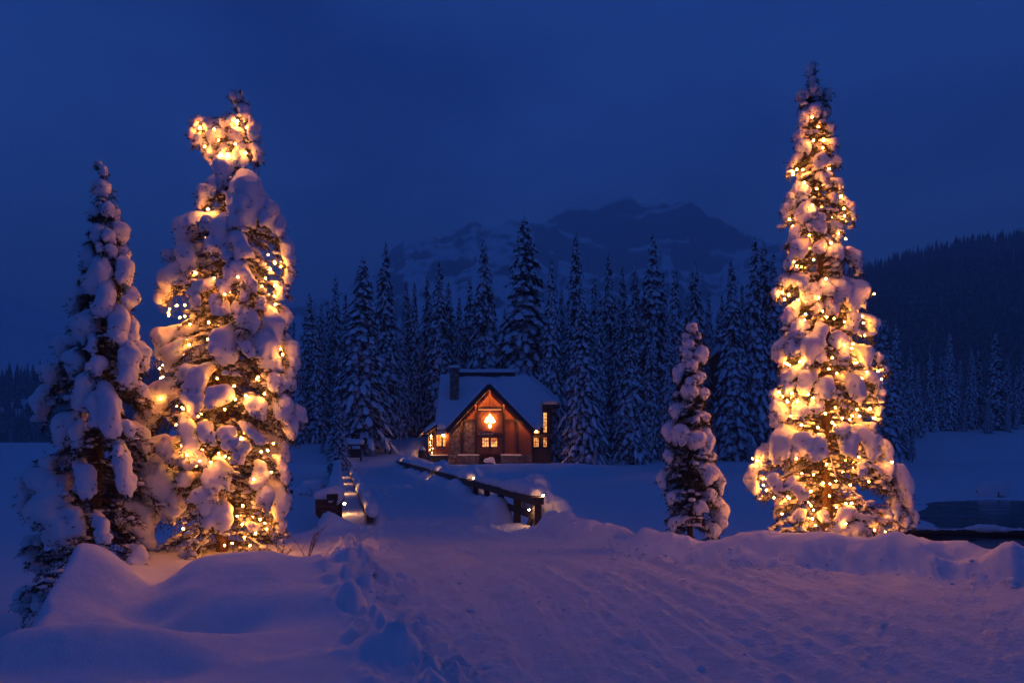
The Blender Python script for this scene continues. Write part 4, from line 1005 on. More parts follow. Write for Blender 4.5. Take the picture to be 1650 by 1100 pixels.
# frame
for x, t in ((744.5, 674), (767.3, 652), (811.7, 652), (834.2, 674)):
    p = MB(); p.box((cx(x), CY - .22, (cz(t) + cz(731.6)) / 2), (.27, .30, cz(t) - cz(731.6))); part('timber_post', p, M['dark_beam'])
for a, b, y, h in ((746.5, 765.3, 677.3, .26), (813.7, 832.2, 677.3, .26), (769.3, 809.7, 657, .30), (769.3, 787.6, 702.5, .24), (791.4, 809.7, 702.5, .24)):
    p = MB(); p.beam((cx(a), CY - .2, cz(y)), (cx(b), CY - .2, cz(y)), .22, h); part('timber_beam', p, M['dark_beam'])
p = MB(); p.box((cx(789.3), CY - .45, (cz(630) + cz(655)) / 2), (.2, .26, cz(630) - cz(655))); part('king_post', p, M['door_wood'])
for x in (767.3, 811.7):
    p = MB(); p.box((cx(x), CY - .62, cz(658.5)), (.2, .5, .9)); part('beam_end', p, M['door_wood'])
# roofs
RS = (10.0 - 3.3) / (85.2 - 77.8)
VY = 77.8 + (cz(617.5) - .15 - 3.3) / RS
main_poly = [(-8.75, 77.8, 3.3), (-7.42, 77.8, 3.3), (-2.55, VY, 3.3 + (VY - 77.8) * RS), (2.42, 77.8, 3.3), (3.45, 77.8, 3.3), (3.45, 80.9, 3.3 + 3.1 * RS), (5.75, 80.9, 3.3 + 3.1 * RS), (1.95, 85.2, 10.0), (-9.1, 85.2, 10.0)]
rf = part('roof', prism([np.array(p) - np.array((0, 0, .24)) for p in main_poly], (0, 0, .2)), M['slate'])
add_snow(main_poly, .46, 3, rf, cab)
back = [(-9.1, 85.2, 10.0), (1.95, 85.2, 10.0), (5.75, 89.5, 6.1), (5.75, 92.6, 3.3), (-8.75, 92.6, 3.3)]
r2 = part('roof', prism([np.array(p) - np.array((0, 0, .24)) for p in back], (0, 0, .2)), M['slate']); add_snow(back, .46, 4, r2, cab)
hip = [(5.75, 80.9, 6.107), (5.75, 89.5, 6.107), (1.95, 85.2, 10.0)]
r3 = part('roof', prism([np.array(p) - np.array((0, 0, .24)) for p in hip], (0, 0, .2)), M['slate']); add_snow(hip, .46, 5, r3, cab)
ap = np.array((cx(789), 76.6, cz(617.5) - .15)); bk = np.array((cx(789), 77.8 + (ap[2] - 3.3) / RS - .3, ap[2]))
for k, (ex, nm) in enumerate(((cx(721), 'l'), (cx(860), 'r'))):
    eave = np.array((ex, 76.6, 3.12)); eb = np.array((ex, 77.9, 3.2))
    poly = [eave, ap, bk, eb] if k == 0 else [ap, eave, eb, bk]
    rr_ = part('gable_roof', prism([p - np.array((0, 0, .28)) for p in poly], (0, 0, .24)), M['slate'])
    add_snow(poly, .40, 7 + k, rr_, cab, cell=.26)
    p = MB(); p.beam(eave + np.array((0, -.05, -.22)), ap + np.array((0, -.05, -.22 - .03 * k)), .16, .50, up=(0, 0, 1)); part('barge_board', p, M['dark_beam'])
    p = MB(); p.beam(eave + np.array((0, .75, -.42)), ap + np.array((0, .75, -.42)), .22, .22, up=(0, 0, 1)); part('purlin', p, M['dark_beam'])
v = part('ridge_vent', MB().box((-3.1, 84.75, 10.02), (6.9, .9, .62)), M['slate'])
add_snow([(-6.75, 84.1, 10.36), (.5, 84.1, 10.36), (.5, 85.5, 10.36), (-6.75, 85.5, 10.36)], .42, 9, v, cab, cell=.2, edge=.2)
ch = part('chimney', MB().box((-6.85, 81.3, 7.6), (1.02, 1.0, 5.6)), M['stone'])
MBc = MB().box((-6.85, 81.3, 10.47), (1.24, 1.22, .14)); MBc.build('chimney_cap', M['stone'], ch)
add_snow([(-7.5, 80.65, 10.55), (-6.2, 80.65, 10.55), (-6.2, 81.95, 10.55), (-7.5, 81.95, 10.55)], .30, 12, ch, cab, 'chimney_snow', cell=.14, edge=.25)
# lit emblem: diamond frame with a tree of glowing boughs
em = part('emblem', MB(), M['emblem']) if False else None
e = MB(); c = np.array((cx(789.5), CY - .32, cz(678)))
D4 = [c + np.array(q) for q in ((0, 0, .86), (.84, 0, 0), (0, 0, -.86), (-.84, 0, 0))]
for i in range(4): e.beam(D4[i], D4[(i + 1) % 4], .05, .045)
embl = part('emblem', e, M['sign_wood'])
def blade(pts, name):
    part(name, prism([c + np.array((x, -.06, z)) for x, z in pts], (0, .09, 0), .018, 1), M['emblem'], parent=embl)
blade([(-.20, .30), (-.12, .55), (0, .86), (.14, .62), (.23, .40), (.17, .22), (.05, .34), (-.02, .18), (-.10, .34)], 'tree_tip')
blade([(-.58, -.18), (-.54, .06), (-.42, .32), (-.24, .52), (-.15, .28), (-.10, .06), (-.14, -.12), (-.26, -.08), (-.36, -.26), (-.46, -.12)], 'tree_bough')
blade([(.60, -.20), (.55, .06), (.42, .32), (.26, .50), (.08, .16), (-.04, -.06), (.10, -.24), (.24, -.08), (.36, -.26), (.48, -.12)], 'tree_bough')
blade([(-.08, -.30), (.07, -.30), (.18, -.55), (.14, -.72), (0, -.84), (-.14, -.70), (-.17, -.52)], 'tree_foot')
part('strip_light', MB().box((c[0], CY - .26, cz(659.9)), (2.6, .05, .035)), M['strip'])
# sign over the door, doors
sb = part('sign_board', MB().box((cx(783), CY - .75, cz(698.5)), (1.45, .07, .60)).box((cx(799), CY - .72, cz(699)), (1.5, .06, .26)), M['sign_wood'])
def text(body, size, loc, mat, name, parent, root, shear=0.0, rz=0.0, ext=.01):
    cu = bpy.data.curves.new(name, 'FONT'); cu.body = body; cu.size = size; cu.align_x = 'CENTER'; cu.align_y = 'CENTER'; cu.shear = shear; cu.extrude = ext; cu.offset = size * .012
    cu.materials.append(mat)
    tmp = bpy.data.objects.new('lettering_curve', cu); COL.objects.link(tmp)
    dg = bpy.context.evaluated_depsgraph_get(); me = bpy.data.meshes.new_from_object(tmp.evaluated_get(dg))
    bpy.data.objects.remove(tmp); me.name = name
    if not me.materials: me.materials.append(mat)
    o = link_mesh(name, me, parent)
    o.location = tuple(np.array(loc) - np.array(root.location)); o.rotation_euler = (R(90), 0, rz)
    return o
text('Cilantro', .50, (cx(783), CY - .80, cz(698.3)), M['pale_letter'], 'lettering', sb, cab, .35)
for x0, x1 in ((769.5, 788.6), (790.2, 809.3)):
    dr = part('door', MB().box((cx((x0 + x1) / 2), CY - .10, (cz(705) + cz(731.5)) / 2), (cx(x1) - cx(x0), .10, cz(705) - cz(731.5))), M['door_wood'])
    q0, q1 = (777.5, 787.2) if x0 < 780 else (791.4, 801)
    MB().box((cx((q0 + q1) / 2), CY - .17, cz(712.3)), (cx(q1) - cx(q0), .03, .98)).build('door_pane', M['window_glow'], dr)
    bars = MB()
    for k in range(1, 3): bars.box((cx(q0 + (q1 - q0) * k / 3), CY - .20, cz(712.3)), (.05, .04, .98))
    for k in range(1, 3): bars.box((cx((q0 + q1) / 2), CY - .205, cz(719.2 - 13.8 * k / 3)), (cx(q1) - cx(q0), .035, .05))
    bars.build('glazing_bar', M['door_wood'], dr)
    MB().box((cx(788.3 if x0 < 780 else 790.6), CY - .19, cz(720.5)), (.05, .08, .18)).build('handle', M['dark_beam'], dr)
# plinth walls either side of the steps
for a, b in ((739, 772), (807.5, 840)):
    pl = part('plinth', MB().box((cx((a + b) / 2), CY - .7, (cz(733) + zb) / 2 - .1), (cx(b) - cx(a), 1.0, cz(733) - zb + .2)), M['stone'])
    add_snow([(cx(a), CY - 1.2, cz(733)), (cx(b), CY - 1.2, cz(733)), (cx(b), CY - .2, cz(733)), (cx(a), CY - .2, cz(733))], .10, a, pl, cab, 'plinth_snow', cell=.15, edge=.15)
for a, b in ((722, 738.6), (840.4, 858)):
    part('foundation', MB().box((cx((a + b) / 2), CY + .1, (cz(731.8) + zb) / 2 - .1), (cx(b) - cx(a), .3, cz(731.8) - zb + .2)), M['stone'])
for k in range(4):
    part('step', MB().box((cx(789.7), CY - .35 - .3 * k, zb + .52 - .17 * k - .08), (cx(807) - cx(772.5), .32, .17)), M['slate'])
V, Q = surface_net([(np.array((cx(784), CY - 1.5, zb + .35)), np.array((cx(793), CY - 1.5, zb + .42)), .25, .3), (np.array((cx(793), CY - 1.5, zb + .4)), np.array((cx(797), CY - 1.5, zb + .1)), .25, .15)], .08, .06, .04, 4)
link_mesh('step_snow', mesh_np('step_snow', V - np.array(cab.location), quads=Q, mats=[M['snow']]), cab)
# glazed porch on the left, its lean-to roof, icicles and lamp
PY = 79.2
part('porch_wall', MB().box(((cx(701.5, PY) + cx(722, PY)) / 2, PY + .05, (cz(720, PY) + cz(732, PY)) / 2), (cx(722, PY) - cx(701.5, PY), .14, cz(720, PY) - cz(732, PY))).box((cx(722.5, PY), PY, (cz(692, PY) + cz(732, PY)) / 2), (.2, .25, cz(692, PY) - cz(732, PY))).box((cx(701, PY), PY, (cz(692, PY) + cz(732, PY)) / 2), (.16, .25, cz(692, PY) - cz(732, PY))), M['door_wood'])
def window(x0, x1, y0, y1, Y, nx, ny, name='window', bar=.05):
    fr = MB(); W_ = cx(x1, Y) - cx(x0, Y); H_ = cz(y0, Y) - cz(y1, Y); mx_ = (cx(x0, Y) + cx(x1, Y)) / 2; mz = (cz(y0, Y) + cz(y1, Y)) / 2
    for sx in (-1, 1): fr.box((mx_ + sx * W_ / 2, Y - .1, mz), (.10, .12, H_ + .1))
    for sz in (-1, 1): fr.box((mx_, Y - .098, mz + sz * H_ / 2), (W_ - .1, .115, .10))
    for k in range(1, nx): fr.box((mx_ - W_ / 2 + W_ * k / nx, Y - .08, mz), (bar, .05, H_ - .1))
    for k in range(1, ny): fr.box((mx_, Y - .075, mz - H_ / 2 + H_ * k / ny), (W_ - .1, .045, bar))
    f_ = part(name, fr, M['dark_beam'])
    MB().box((mx_, Y - .03, mz), (W_ - .04, .03, H_ - .04)).build('pane', M['window_glow'], f_)
window(703, 712, 700, 719, PY, 2, 3); window(713.5, 721, 700, 719, PY, 2, 3)
part('porch_base', MB().box(((cx(693, 78.6) + cx(721, 78.6)) / 2, 79.0, (cz(734) + zb) / 2 - .05), (cx(721, 78.6) - cx(693, 78.6), 1.0, cz(734) - zb + .1)), M['slate'])
add_snow([(cx(692.5), 78.3, cz(733.6)), (cx(721.5), 78.3, cz(733.6)), (cx(721.5), 79.1, cz(733.6)), (cx(692.5), 79.1, cz(733.6))], .10, 14, cab, cab, 'ledge_snow', cell=.15, edge=.12)
pp = [(cx(686.5), 77.4, cz(696)), (cx(705), 77.4, cz(683)), (cx(705), 84.5, cz(683)), (cx(686.5), 84.5, cz(696))]
pr = part('porch_roof', prism([np.array(p) - np.array((0, 0, .26)) for p in pp], (0, 0, .22)), M['dark_beam']); add_snow(pp, .42, 15, pr, cab, cell=.2)
for x in (692.5, 699.5):
    part('porch_post', MB().box((cx(x, 78.4), 78.4, (cz(695, 78.4) + cz(733, 78.4)) / 2), (.15, .15, cz(695, 78.4) - cz(733, 78.4))), M['door_wood'])
for x in (691, 694, 697):
    window(x - 1.2, x + 1.2, 703, 728, 81.5, 1, 2)
rnd_ = random.Random(5)
for k in range(13):
    x = 705 + 17.5 * k / 12; L = rnd_.uniform(.28, .75)
    t_ = np.array((cx(x, 77.75), 77.75, 3.12))
    part('icicle', MB().tube([t_, t_ - np.array((0, 0, L * .5)), t_ - np.array((0, 0, L))], [.045, .03, .006], 5), M['ice'], True)
def lamp(x, y, Y, r, mat, name='porch_lamp', root=None):
    mb = MB(); p = np.array((cx(x, Y), Y, cz(y, Y)))
    vs = []; n = 8
    pr_ = ((-1, .35), (-.5, .85), (.1, 1), (.7, .7), (1, .3))
    for z, k in pr_: vs += [(p[0] + r * k * math.cos(6.2832 * i / n), p[1] + r * k * math.sin(6.2832 * i / n), p[2] + r * z) for i in range(n)]
    fs = [(j * n + i, j * n + (i + 1) % n, (j + 1) * n + (i + 1) % n, (j + 1) * n + i) for j in range(4) for i in range(n)] + [tuple(range(n))[::-1], tuple(4 * n + i for i in range(n))]
    mb.add(vs, fs)
    o = mb.build(name, mat, root or cab, True)
    return o
lamp(714.5, 701, 78.5, .14, M['porch_lamp']); lamp(694.5, 702, 79.8, .09, M['porch_lamp'])
lamp(864, 695, 79.0, .10, M['porch_lamp']); 
for t_ in (.22, .45, .66, .84):  # added wash lamps, kept out of sight behind the barge boards to light the gable
    for sx in (-1, 1):
        lamp(789 + sx * 67 * (1 - t_), 694.5 - 72 * t_, 76.86, .045, M['hidden_wash_lamp'], 'hidden_wash_lamp')
for x, z in ((693, 712), (695, 706), (694, 717), (697, 722), (692.5, 724), (696, 729)):
    lamp(x, z, 78.25, .035, M['porch_lamp'], 'fairy_light')
# two-storey bay on the right
BY = 79.6
part('bay_wall', MB().box(((cx(858.5, BY) + cx(887, BY)) / 2, BY + 1.5, (cz(699, BY) + zb) / 2), (cx(887, BY) - cx(858.5, BY), 3.0, cz(699, BY) - zb)), M['dark_beam'])
part('bay_wall', MB().box(((cx(872.5, 81.3) + cx(890, 81.3)) / 2, 82.9, (cz(654, 81.3) + cz(698, 81.3)) / 2), (cx(890, 81.3) - cx(872.5, 81.3), 3.0, cz(654, 81.3) - cz(698, 81.3) - .03)), M['dark_beam'])
window(859.5, 868.5, 704, 720, BY, 3, 4); window(875, 881.5, 704, 720, BY, 2, 4); window(875, 881.5, 664, 697, 81.3, 2, 6); window(860, 869, 690.5, 698, BY - .05, 2, 1)
part('bay_post', MB().box((cx(886.5, 79.0), 79.0, (cz(662, 79) + zb) / 2), (.2, .2, cz(662, 79) - zb)), M['dark_beam'])
part('bay_base', MB().box(((cx(858, 79) + cx(888, 79)) / 2, 79.1, (cz(722, 79) + zb) / 2 - .05), (cx(888, 79) - cx(858, 79), .8, cz(722, 79) - zb)), M['log_wood'])

# ------------------------------------------------------------------ timber bridge
def bp(t, w, z): return np.array((*bridge_xy(t, w), deck_z(t) + z))
bridge = empty('timber_bridge', (*BR, deck_z(0)), 'snowed-in timber bridge with low lamps along its rails', 'bridge')
def bpart(name, mb, mat, smooth=False, parent=None): return mb.build(name, mat, parent or bridge, smooth)
for w_ in (-6.05, .06):
    for k in range(5):
        t0 = 1.0 + k * 10; bpart('girder', MB().beam(bp(t0, w_, -.42), bp(t0 + 9.96, w_, -.42), .24, .42), M['log_wood'])
def rail(side):
    w_ = -5.84 if side < 0 else -.14
    t0 = 3.4 if side < 0 else .3
    ts = np.arange(t0, 50.5, 2.35)
    for i, t in enumerate(ts):
        bpart('rail_post', MB().beam(bp(t, w_, -.35), bp(t, w_, .70), .20, .20, up=(*BU, 0)), M['log_wood'])
        if i < len(ts) - 1:
            tn = ts[i + 1]
            bpart('cap_rail', MB().beam(bp(t - .12, w_, .81), bp(tn - .125, w_, .81), .34, .21), M['log_wood'])
            bpart('middle_rail', MB().beam(bp(t + .11, w_ + .0, .33), bp(tn - .11, w_, .33), .10, .20), M['log_wood'])
            if i % 2 == 0: bpart('brace', MB().beam(bp(t + .14, w_ + side * .02, .62), bp(t + 1.0, w_ + side * .02, -.05), .12, .14), M['log_wood'])
    return ts
tsr = rail(1); tsl = rail(-1)
rnd_ = np.random.default_rng(8)
def snow_heap(caps, name, vox=.06, k=.07, amp=.03, seed=1, root=bridge, parent=None):
    V, Q = surface_net(caps, k, vox, amp, seed)
    return link_mesh(name, mesh_np(name, V - np.array(root.location), quads=Q, mats=[M['snow']]), parent or root)
HEAPS = [[(1.15, .17), (2.2, .27), (3.0, .31), (3.9, .27), (5, .20), (6.4, .17), (8, .18), (10.2, .16)], [(11.9, .22), (12.8, .34), (13.8, .27), (15, .19), (17, .17), (19, .19), (20.4, .17)],
         [(22.2, .26), (23.1, .36), (24.2, .26), (26, .18), (29, .2), (32, .22), (35, .30), (37, .22), (40, .2), (44.6, .22)], [(46.4, .30), (47.6, .34), (50, .2)]]
for (ta, ra), (tb, rb) in [pr_ for g_ in HEAPS for pr_ in zip(g_[:-1], g_[1:])]:
    n_ = max(1, int((tb - ta) / 1.2)); caps = []
    a = bp(ta, .0 + ra * .3, .86 + ra * .35); b = bp(tb, rb * .3, .86 + rb * .35)
    caps.append((a, b, ra * 1.15, rb * 1.15))
    if ra > .3:
        caps.append((a, a + np.array((.22, .1, ra * .75)), ra * .8, ra * .38)); caps.append((a, a + np.array((.45, .3, -.25)), ra * .9, ra * .8))
    for q in range(n_): 
        f = rnd_.uniform(); caps.append((a + (b - a) * f, a + (b - a) * f + np.array((rnd_.uniform(-.1, .25), 0, rnd_.uniform(-.05, .12))), .2, .14))
    snow_heap(caps, 'rail_snow', .07 if ta < 20 else .10, .08, .03, int(rnd_.integers(0, 40)))
caps_t = np.linspace(3.0, 50, 20)
for ta, tb in zip(caps_t[:-1], caps_t[1:]):
    ra, rb = rnd_.uniform(.17, .23, 2)
    snow_heap([(bp(ta, -5.9, .92), bp(tb, -5.9, .92), ra, rb), (bp(ta, -6.05, .75), bp(tb, -6.05, .75), ra, rb), (bp((ta + tb) / 2, -5.85, .95), bp((ta + tb) / 2 + .5, -5.9, 1.0), .17, .15)], 'rail_snow', .07 if ta < 20 else .10, .06, .02, int(rnd_.integers(0, 40)))
kt = (3.2, 9.2, 15.6, 21.8, 27.8, 34, 40.5)
for ta, tb in zip(kt[:-1], kt[1:]):
    kb = bpart('kerb_rail', MB().beam(bp(ta, -4.88, .14), bp(tb - .25, -4.88, .14), .2, .30), M['log_wood'])
    snow_heap([(bp(ta, -4.84, .32), bp(tb - .5, -4.84, .30), .14, .15), (bp(tb - .7, -4.84, .34), bp(tb - .3, -4.84, .42), .17, .18), (bp(ta + .1, -4.8, .3), bp(ta + .5, -4.8, .42), .17, .19)], 'kerb_snow', .06 if ta < 12 else .09, .05, .025, int(rnd_.integers(0, 40)))
def rail_lamp(t, w_, z, r=.03):
    p = bp(t, w_, z)
    o = MB().lump(p, (r, r, r), 0, .05).build('rail_lamp', M['lamp'], bridge, True)
    MB().box(p + np.array((0, 0, r + .025)), (r * 2.6, r * 2.6, .03)).build('lamp_hood', M['log_wood'], o)
for t in (4.9, 15.0, 23.6, 32.2): rail_lamp(t, -5.66, .46, .04)
for t in (.55, 11.6, 22.4, 46.5): rail_lamp(t, -.32, .52, .026)
for t in (.30, 11.0, 21.3, 45.5):
    rail_lamp(t, .04, .965, .032)
    k2 = 1.0 if t < 40 else .7
    snow_heap([(bp(t + 1.3, .42, .78), bp(t + 2.6, .60, .98), .18 * k2, .36 * k2), (bp(t + 2.6, .62, .98), bp(t + 5.4, .35, .82), .36 * k2, .20 * k2), (bp(t + 1.4, 1.0, .3), bp(t + 4.4, 1.0, .3), .45, .5), (bp(t + 2.2, .6, 1.15), bp(t + 3.0, .6, 1.22), .22 * k2, .2 * k2)], 'rail_snow', .06 if t < 20 else .10, .13, .05, int(rnd_.integers(0, 40)))
# carved sign at the near end of the left rail
sg = np.array(W(525.5, 819, 21.2))
sign = empty('bridge_sign', (sg[0], sg[1], -.9), 'brown carved wooden sign at the near end of the left bridge rail', 'sign')
k_ = 21.2 / F
bd = prism([(sg[0] - 17.5 * k_, sg[1], sg[2] + 15 * k_), (sg[0] - 17.5 * k_, sg[1], sg[2] - 9 * k_), (sg[0] - 12 * k_, sg[1], sg[2] - 15.5 * k_), (sg[0] - 2 * k_, sg[1], sg[2] - 15 * k_), (sg[0] + 6 * k_, sg[1], sg[2] - 9 * k_), (sg[0] + 16.5 * k_, sg[1], sg[2] - 6 * k_), (sg[0] + 17 * k_, sg[1], sg[2] + 15 * k_)], (0, .08, 0), .012, 1).build('board', M['sign_wood'], sign)
text('Emerald Lake', .105, (sg[0] - .5 * k_, sg[1] - .006, sg[2] + 4 * k_), M['sign_letter'], 'lettering', bd, sign)
text('Lodge', .09, (sg[0] - 2.5 * k_, sg[1] - .006, sg[2] - 3 * k_), M['sign_letter'], 'lettering', bd, sign)
MB().beam((sg[0] - .16, sg[1] + .14, -1.2), (sg[0] - .16, sg[1] + .14, sg[2] + .2), .12, .12).build('post', M['log_wood'], sign)
MB().beam((sg[0] + .05, sg[1] - .02, sg[2] + .36), (sg[0] + .36, sg[1] - .02, sg[2] + .36), .2, .2).build('rail_stub', M['log_wood'], sign)
snow_heap([(sg + np.array((-.28, .1, .40)), sg + np.array((.1, .1, .46)), .14, .2), (sg + np.array((-.2, .3, .38)), sg + np.array((.2, .35, .5)), .2, .2)], 'board_snow', .035, .04, .015, 3, sign, bd)

# ------------------------------------------------------------------ smaller things round the island
def snow_on(parent, root, caps, name='snow_cap', vox=.05): return snow_heap(caps, name, vox, .05, .02, 5, root, parent)
q = W(571, 731, 74)
kio = empty('notice_kiosk', (q[0], q[1], ground_z(q[0], q[1])), 'small roofed notice kiosk under thick snow, left of the road end', 'kiosk')
kz = ground_z(q[0], q[1])
for sx in (-.72, .72): MB().box((q[0] + sx, q[1], kz + .72), (.16, .16, 1.7)).build('post', M['log_wood'], kio)
MB().box((q[0], q[1] + .02, kz + .75), (1.25, .08, .95)).build('notice_panel', M['dark_beam'], kio)
kr = MB().box((q[0], q[1], kz + 1.62), (2.0, 1.0, .12)).build('roof', M['log_wood'], kio)
snow_on(kr, kio, [(np.array((q[0] - .75, q[1], kz + 1.98)), np.array((q[0] + .75, q[1], kz + 1.98)), .32, .33), (np.array((q[0] - .7, q[1] - .3, kz + 1.9)), np.array((q[0] + .7, q[1] - .3, kz + 1.9)), .26, .24)], 'roof_snow', .07)
q = W(625, 728, 80); gz = ground_z(q[0], q[1])
for i, dx in enumerate((-.28, .28)):
    e = empty('gate_post', (q[0] + dx, q[1], gz), ('left' if i == 0 else 'right') + ' of the two dark timber posts beside the road past the bridge', 'post', 'timber posts beside the road')
    pz = MB().beam((q[0] + dx, q[1], gz - .3), (q[0] + dx, q[1], gz + 1.5), .17, .17, up=(1, 0, 0)).build('post_shaft', M['log_wood'], e)
    snow_on(e, e, [(np.array((q[0] + dx, q[1], gz + 1.56)), np.array((q[0] + dx, q[1], gz + 1.64)), .11, .08)], 'snow_cap', .03)
q = W(680.5, 726, 77); gz = ground_z(q[0], q[1])
e = empty('barrel', (q[0], q[1], gz), 'dark wooden barrel capped with snow beside the lodge porch', 'barrel')
MB().tube([(q[0], q[1], gz - .1), (q[0], q[1], gz + .35), (q[0], q[1], gz + .7), (q[0], q[1], gz + 1.05)], [.38, .46, .46, .38], 12).build('body', M['log_wood'], e, True)
for z in (.25, .78): MB().tube([(q[0], q[1], gz + z), (q[0], q[1], gz + z + .06)], [.475, .475], 12).build('hoop', M['slate'], e)
snow_on(e, e, [(np.array((q[0], q[1], gz + 1.1)), np.array((q[0], q[1], gz + 1.2)), .38, .28)], 'snow_cap', .07)
# second building with lit windows between the trunks left of the lodge
def annex(name, x0, x1, ytop, yeave, ybase, Y, label, wins, cat):
    root = empty(name, (cx((x0 + x1) / 2, Y), Y, cz(ybase, Y)), label, cat)
    X0, X1 = cx(x0, Y), cx(x1, Y); ze, zt, zg = cz(yeave, Y), cz(ytop, Y), cz(ybase, Y)
    MB().box(((X0 + X1) / 2, Y + 3, (ze + zg) / 2 - .4), (X1 - X0, 6, ze - zg + .8)).build('wall', M['siding'], root)
    prism([(X0, Y + .01, ze), (X1, Y + .01, ze), ((X0 + X1) / 2, Y + .01, zt)], (0, 5.9, 0)).build('gable', M['siding'], root)
    for sx in (-1, 1):
        ex = (X0 + X1) / 2 + sx * ((X1 - X0) / 2 + .7); sl = (zt - ze) / ((X1 - X0) / 2)
        poly = [(ex, Y - .9, ze - .7 * sl + .15), ((X0 + X1) / 2, Y - .9, zt + .15), ((X0 + X1) / 2, Y + 6.8, zt + .15), (ex, Y + 6.8, ze - .7 * sl + .15)]
        if sx > 0: poly = [poly[1], poly[0], poly[3], poly[2]]
        r_ = prism([np.array(p) - np.array((0, 0, .22)) for p in poly], (0, 0, .2)).build('roof', M['slate'], root)
        add_snow(poly, .45, 20 + sx, r_, root, cell=.4)
    for a, b, c_, d_ in wins:
        mb = MB(); mb.box((cx((a + b) / 2, Y), Y - .03, cz((c_ + d_) / 2, Y)), (cx(b, Y) - cx(a, Y) + .16, .06, cz(c_, Y) - cz(d_, Y) + .16))
        f_ = mb.build('window', M['dark_beam'], root)
        MB().box((cx((a + b) / 2, Y), Y - .075, cz((c_ + d_) / 2, Y)), (cx(b, Y) - cx(a, Y), .03, cz(c_, Y) - cz(d_, Y))).build('pane', M['window_glow'], f_)
        MB().box((cx((a + b) / 2, Y), Y - .10, cz((c_ + d_) / 2, Y)), (.07, .03, cz(c_, Y) - cz(d_, Y))).build('glazing_bar', M['dark_beam'], f_)
    return root
an = annex('guest_house', 655, 705, 640, 668, 700, 112, 'second log house with lit windows half hidden by trunks left of the lodge', [(671.5, 675, 688, 696), (677, 682, 687, 696), (686, 690, 688, 696)], 'house')
lamp(684, 684, 110.6, .16, M['porch_lamp'], 'porch_lamp', an); lamp(669, 690, 110.4, .12, M['porch_lamp'], 'porch_lamp', an); lamp(697, 668, 110.0, .16, M['porch_lamp'], 'porch_lamp', an)
an2 = annex('chalet', 972, 1000, 604, 628, 690, 104, 'dark chalet with a small lit balcony deep among the trees right of the lodge', [(974, 976, 633, 645), (984, 987, 634, 646)], 'house')
Y_ = 103.1
mb = MB()
for x in np.arange(973, 1000, 2.2): mb.box((cx(x, Y_), Y_, cz(643, Y_)), (.07, .05, .95))
bal = MB().beam((cx(972, Y_), Y_ - .02, cz(638.4, Y_)), (cx(1000, Y_), Y_ - .02, cz(638.4, Y_)), .09, .1).beam((cx(972, Y_), Y_ + .4, cz(648.5, Y_)), (cx(1000, Y_), Y_ + .4, cz(648.5, Y_)), .9, .12).build('balcony', M['dark_beam'], an2)
mb.build('baluster', M['siding'], bal); bal['kind'] = 'thing'
lamp(974.5, 632, 103.6, .05, M['porch_lamp'], 'balcony_lamp', an2)
annex('cottage', 1148, 1184, 556, 574, 640, 100, 'snow-roofed cottage hidden behind the trees left of the tall lit spruce', [], 'house')

# drift log with snow in the open water, logs by the left of the bridge
def log(x0, x1, y0, y1, d, r, label, name='drift_log'):
    a = W(x0, y0, d); b = W(x1, y1, d * .99); a[2] = b[2] = LAKE + .02
    e = empty(name, (a + b) / 2, label, 'log')
    n_ = 9; pts = [a + (b - a) * i / (n_ - 1) + np.array((0, 0, .02 * math.sin(i * 1.7))) for i in range(n_)]
    MB().tube(pts, [r * (1 + .12 * math.sin(i * 2.1)) for i in range(n_)], 9).build('log_body', M['log_wood'], e, True)
    caps = [(pts[i] + np.array((0, 0, r * .9)), pts[i + 1] + np.array((0, 0, r * .9)), r * (.55 + .3 * math.sin(i * 1.3 + 1)), r * (.55 + .3 * math.sin(i * 1.3 + 2.3))) for i in range(n_ - 1)]
    m_ = pts[5] + np.array((0, 0, r)); caps.append((m_ - np.array((.3, 0, 0)), m_ + np.array((.25, 0, .02)), r * 1.1, r * .9))
    snow_on(e, e, caps, 'snow_cap', max(.05, r * .3))
    return e
log(1452, 1672, 857, 858, 24.5, .13, 'long snow-topped log lying in the dark open water at right')
log(440, 476, 766, 764, 44, .22, 'dark log on the ice left of the bridge')
# snow-covered boulders along the island shore and by the right bank
def boulder(x, y, d, r, label, group=None):
    p = W(x, y, d); p[2] = ground_z(p[0], p[1])
    e = empty('boulder', p, label, 'rock', group); rr_ = random.Random(int(x * 7 + y))
    MB().lump(p + np.array((0, 0, r * .25)), (r, r * .9, r * .7), 0, .2, 0, rr_).build('rock_body', M['stone'], e, True)
    snow_on(e, e, [(p + np.array((-r * .45, -.2 * r, r * .45)), p + np.array((r * .45, -.15 * r, r * .5)), r * .72, r * .66), (p + np.array((0, .2 * r, r * .5)), p + np.array((0, .5 * r, r * .3)), r * .6, r * .5)], 'snow_cap', max(.04, r * .12))
boulder(505, 768, 44, .75, 'larger snow-capped boulder on the ice beside the left bridge rail', 'snow-capped boulders')
boulder(489, 772, 41, .5, 'smaller snow-capped boulder on the ice left of the bridge', 'snow-capped boulders')
boulder(1600, 800, 41, .8, 'snow-capped boulder at the far edge of the open water', 'snow-capped boulders')
boulder(560, 742, 66, .7, 'snow-capped boulder under the small spruce by the left end of the bridge', 'snow-capped boulders')
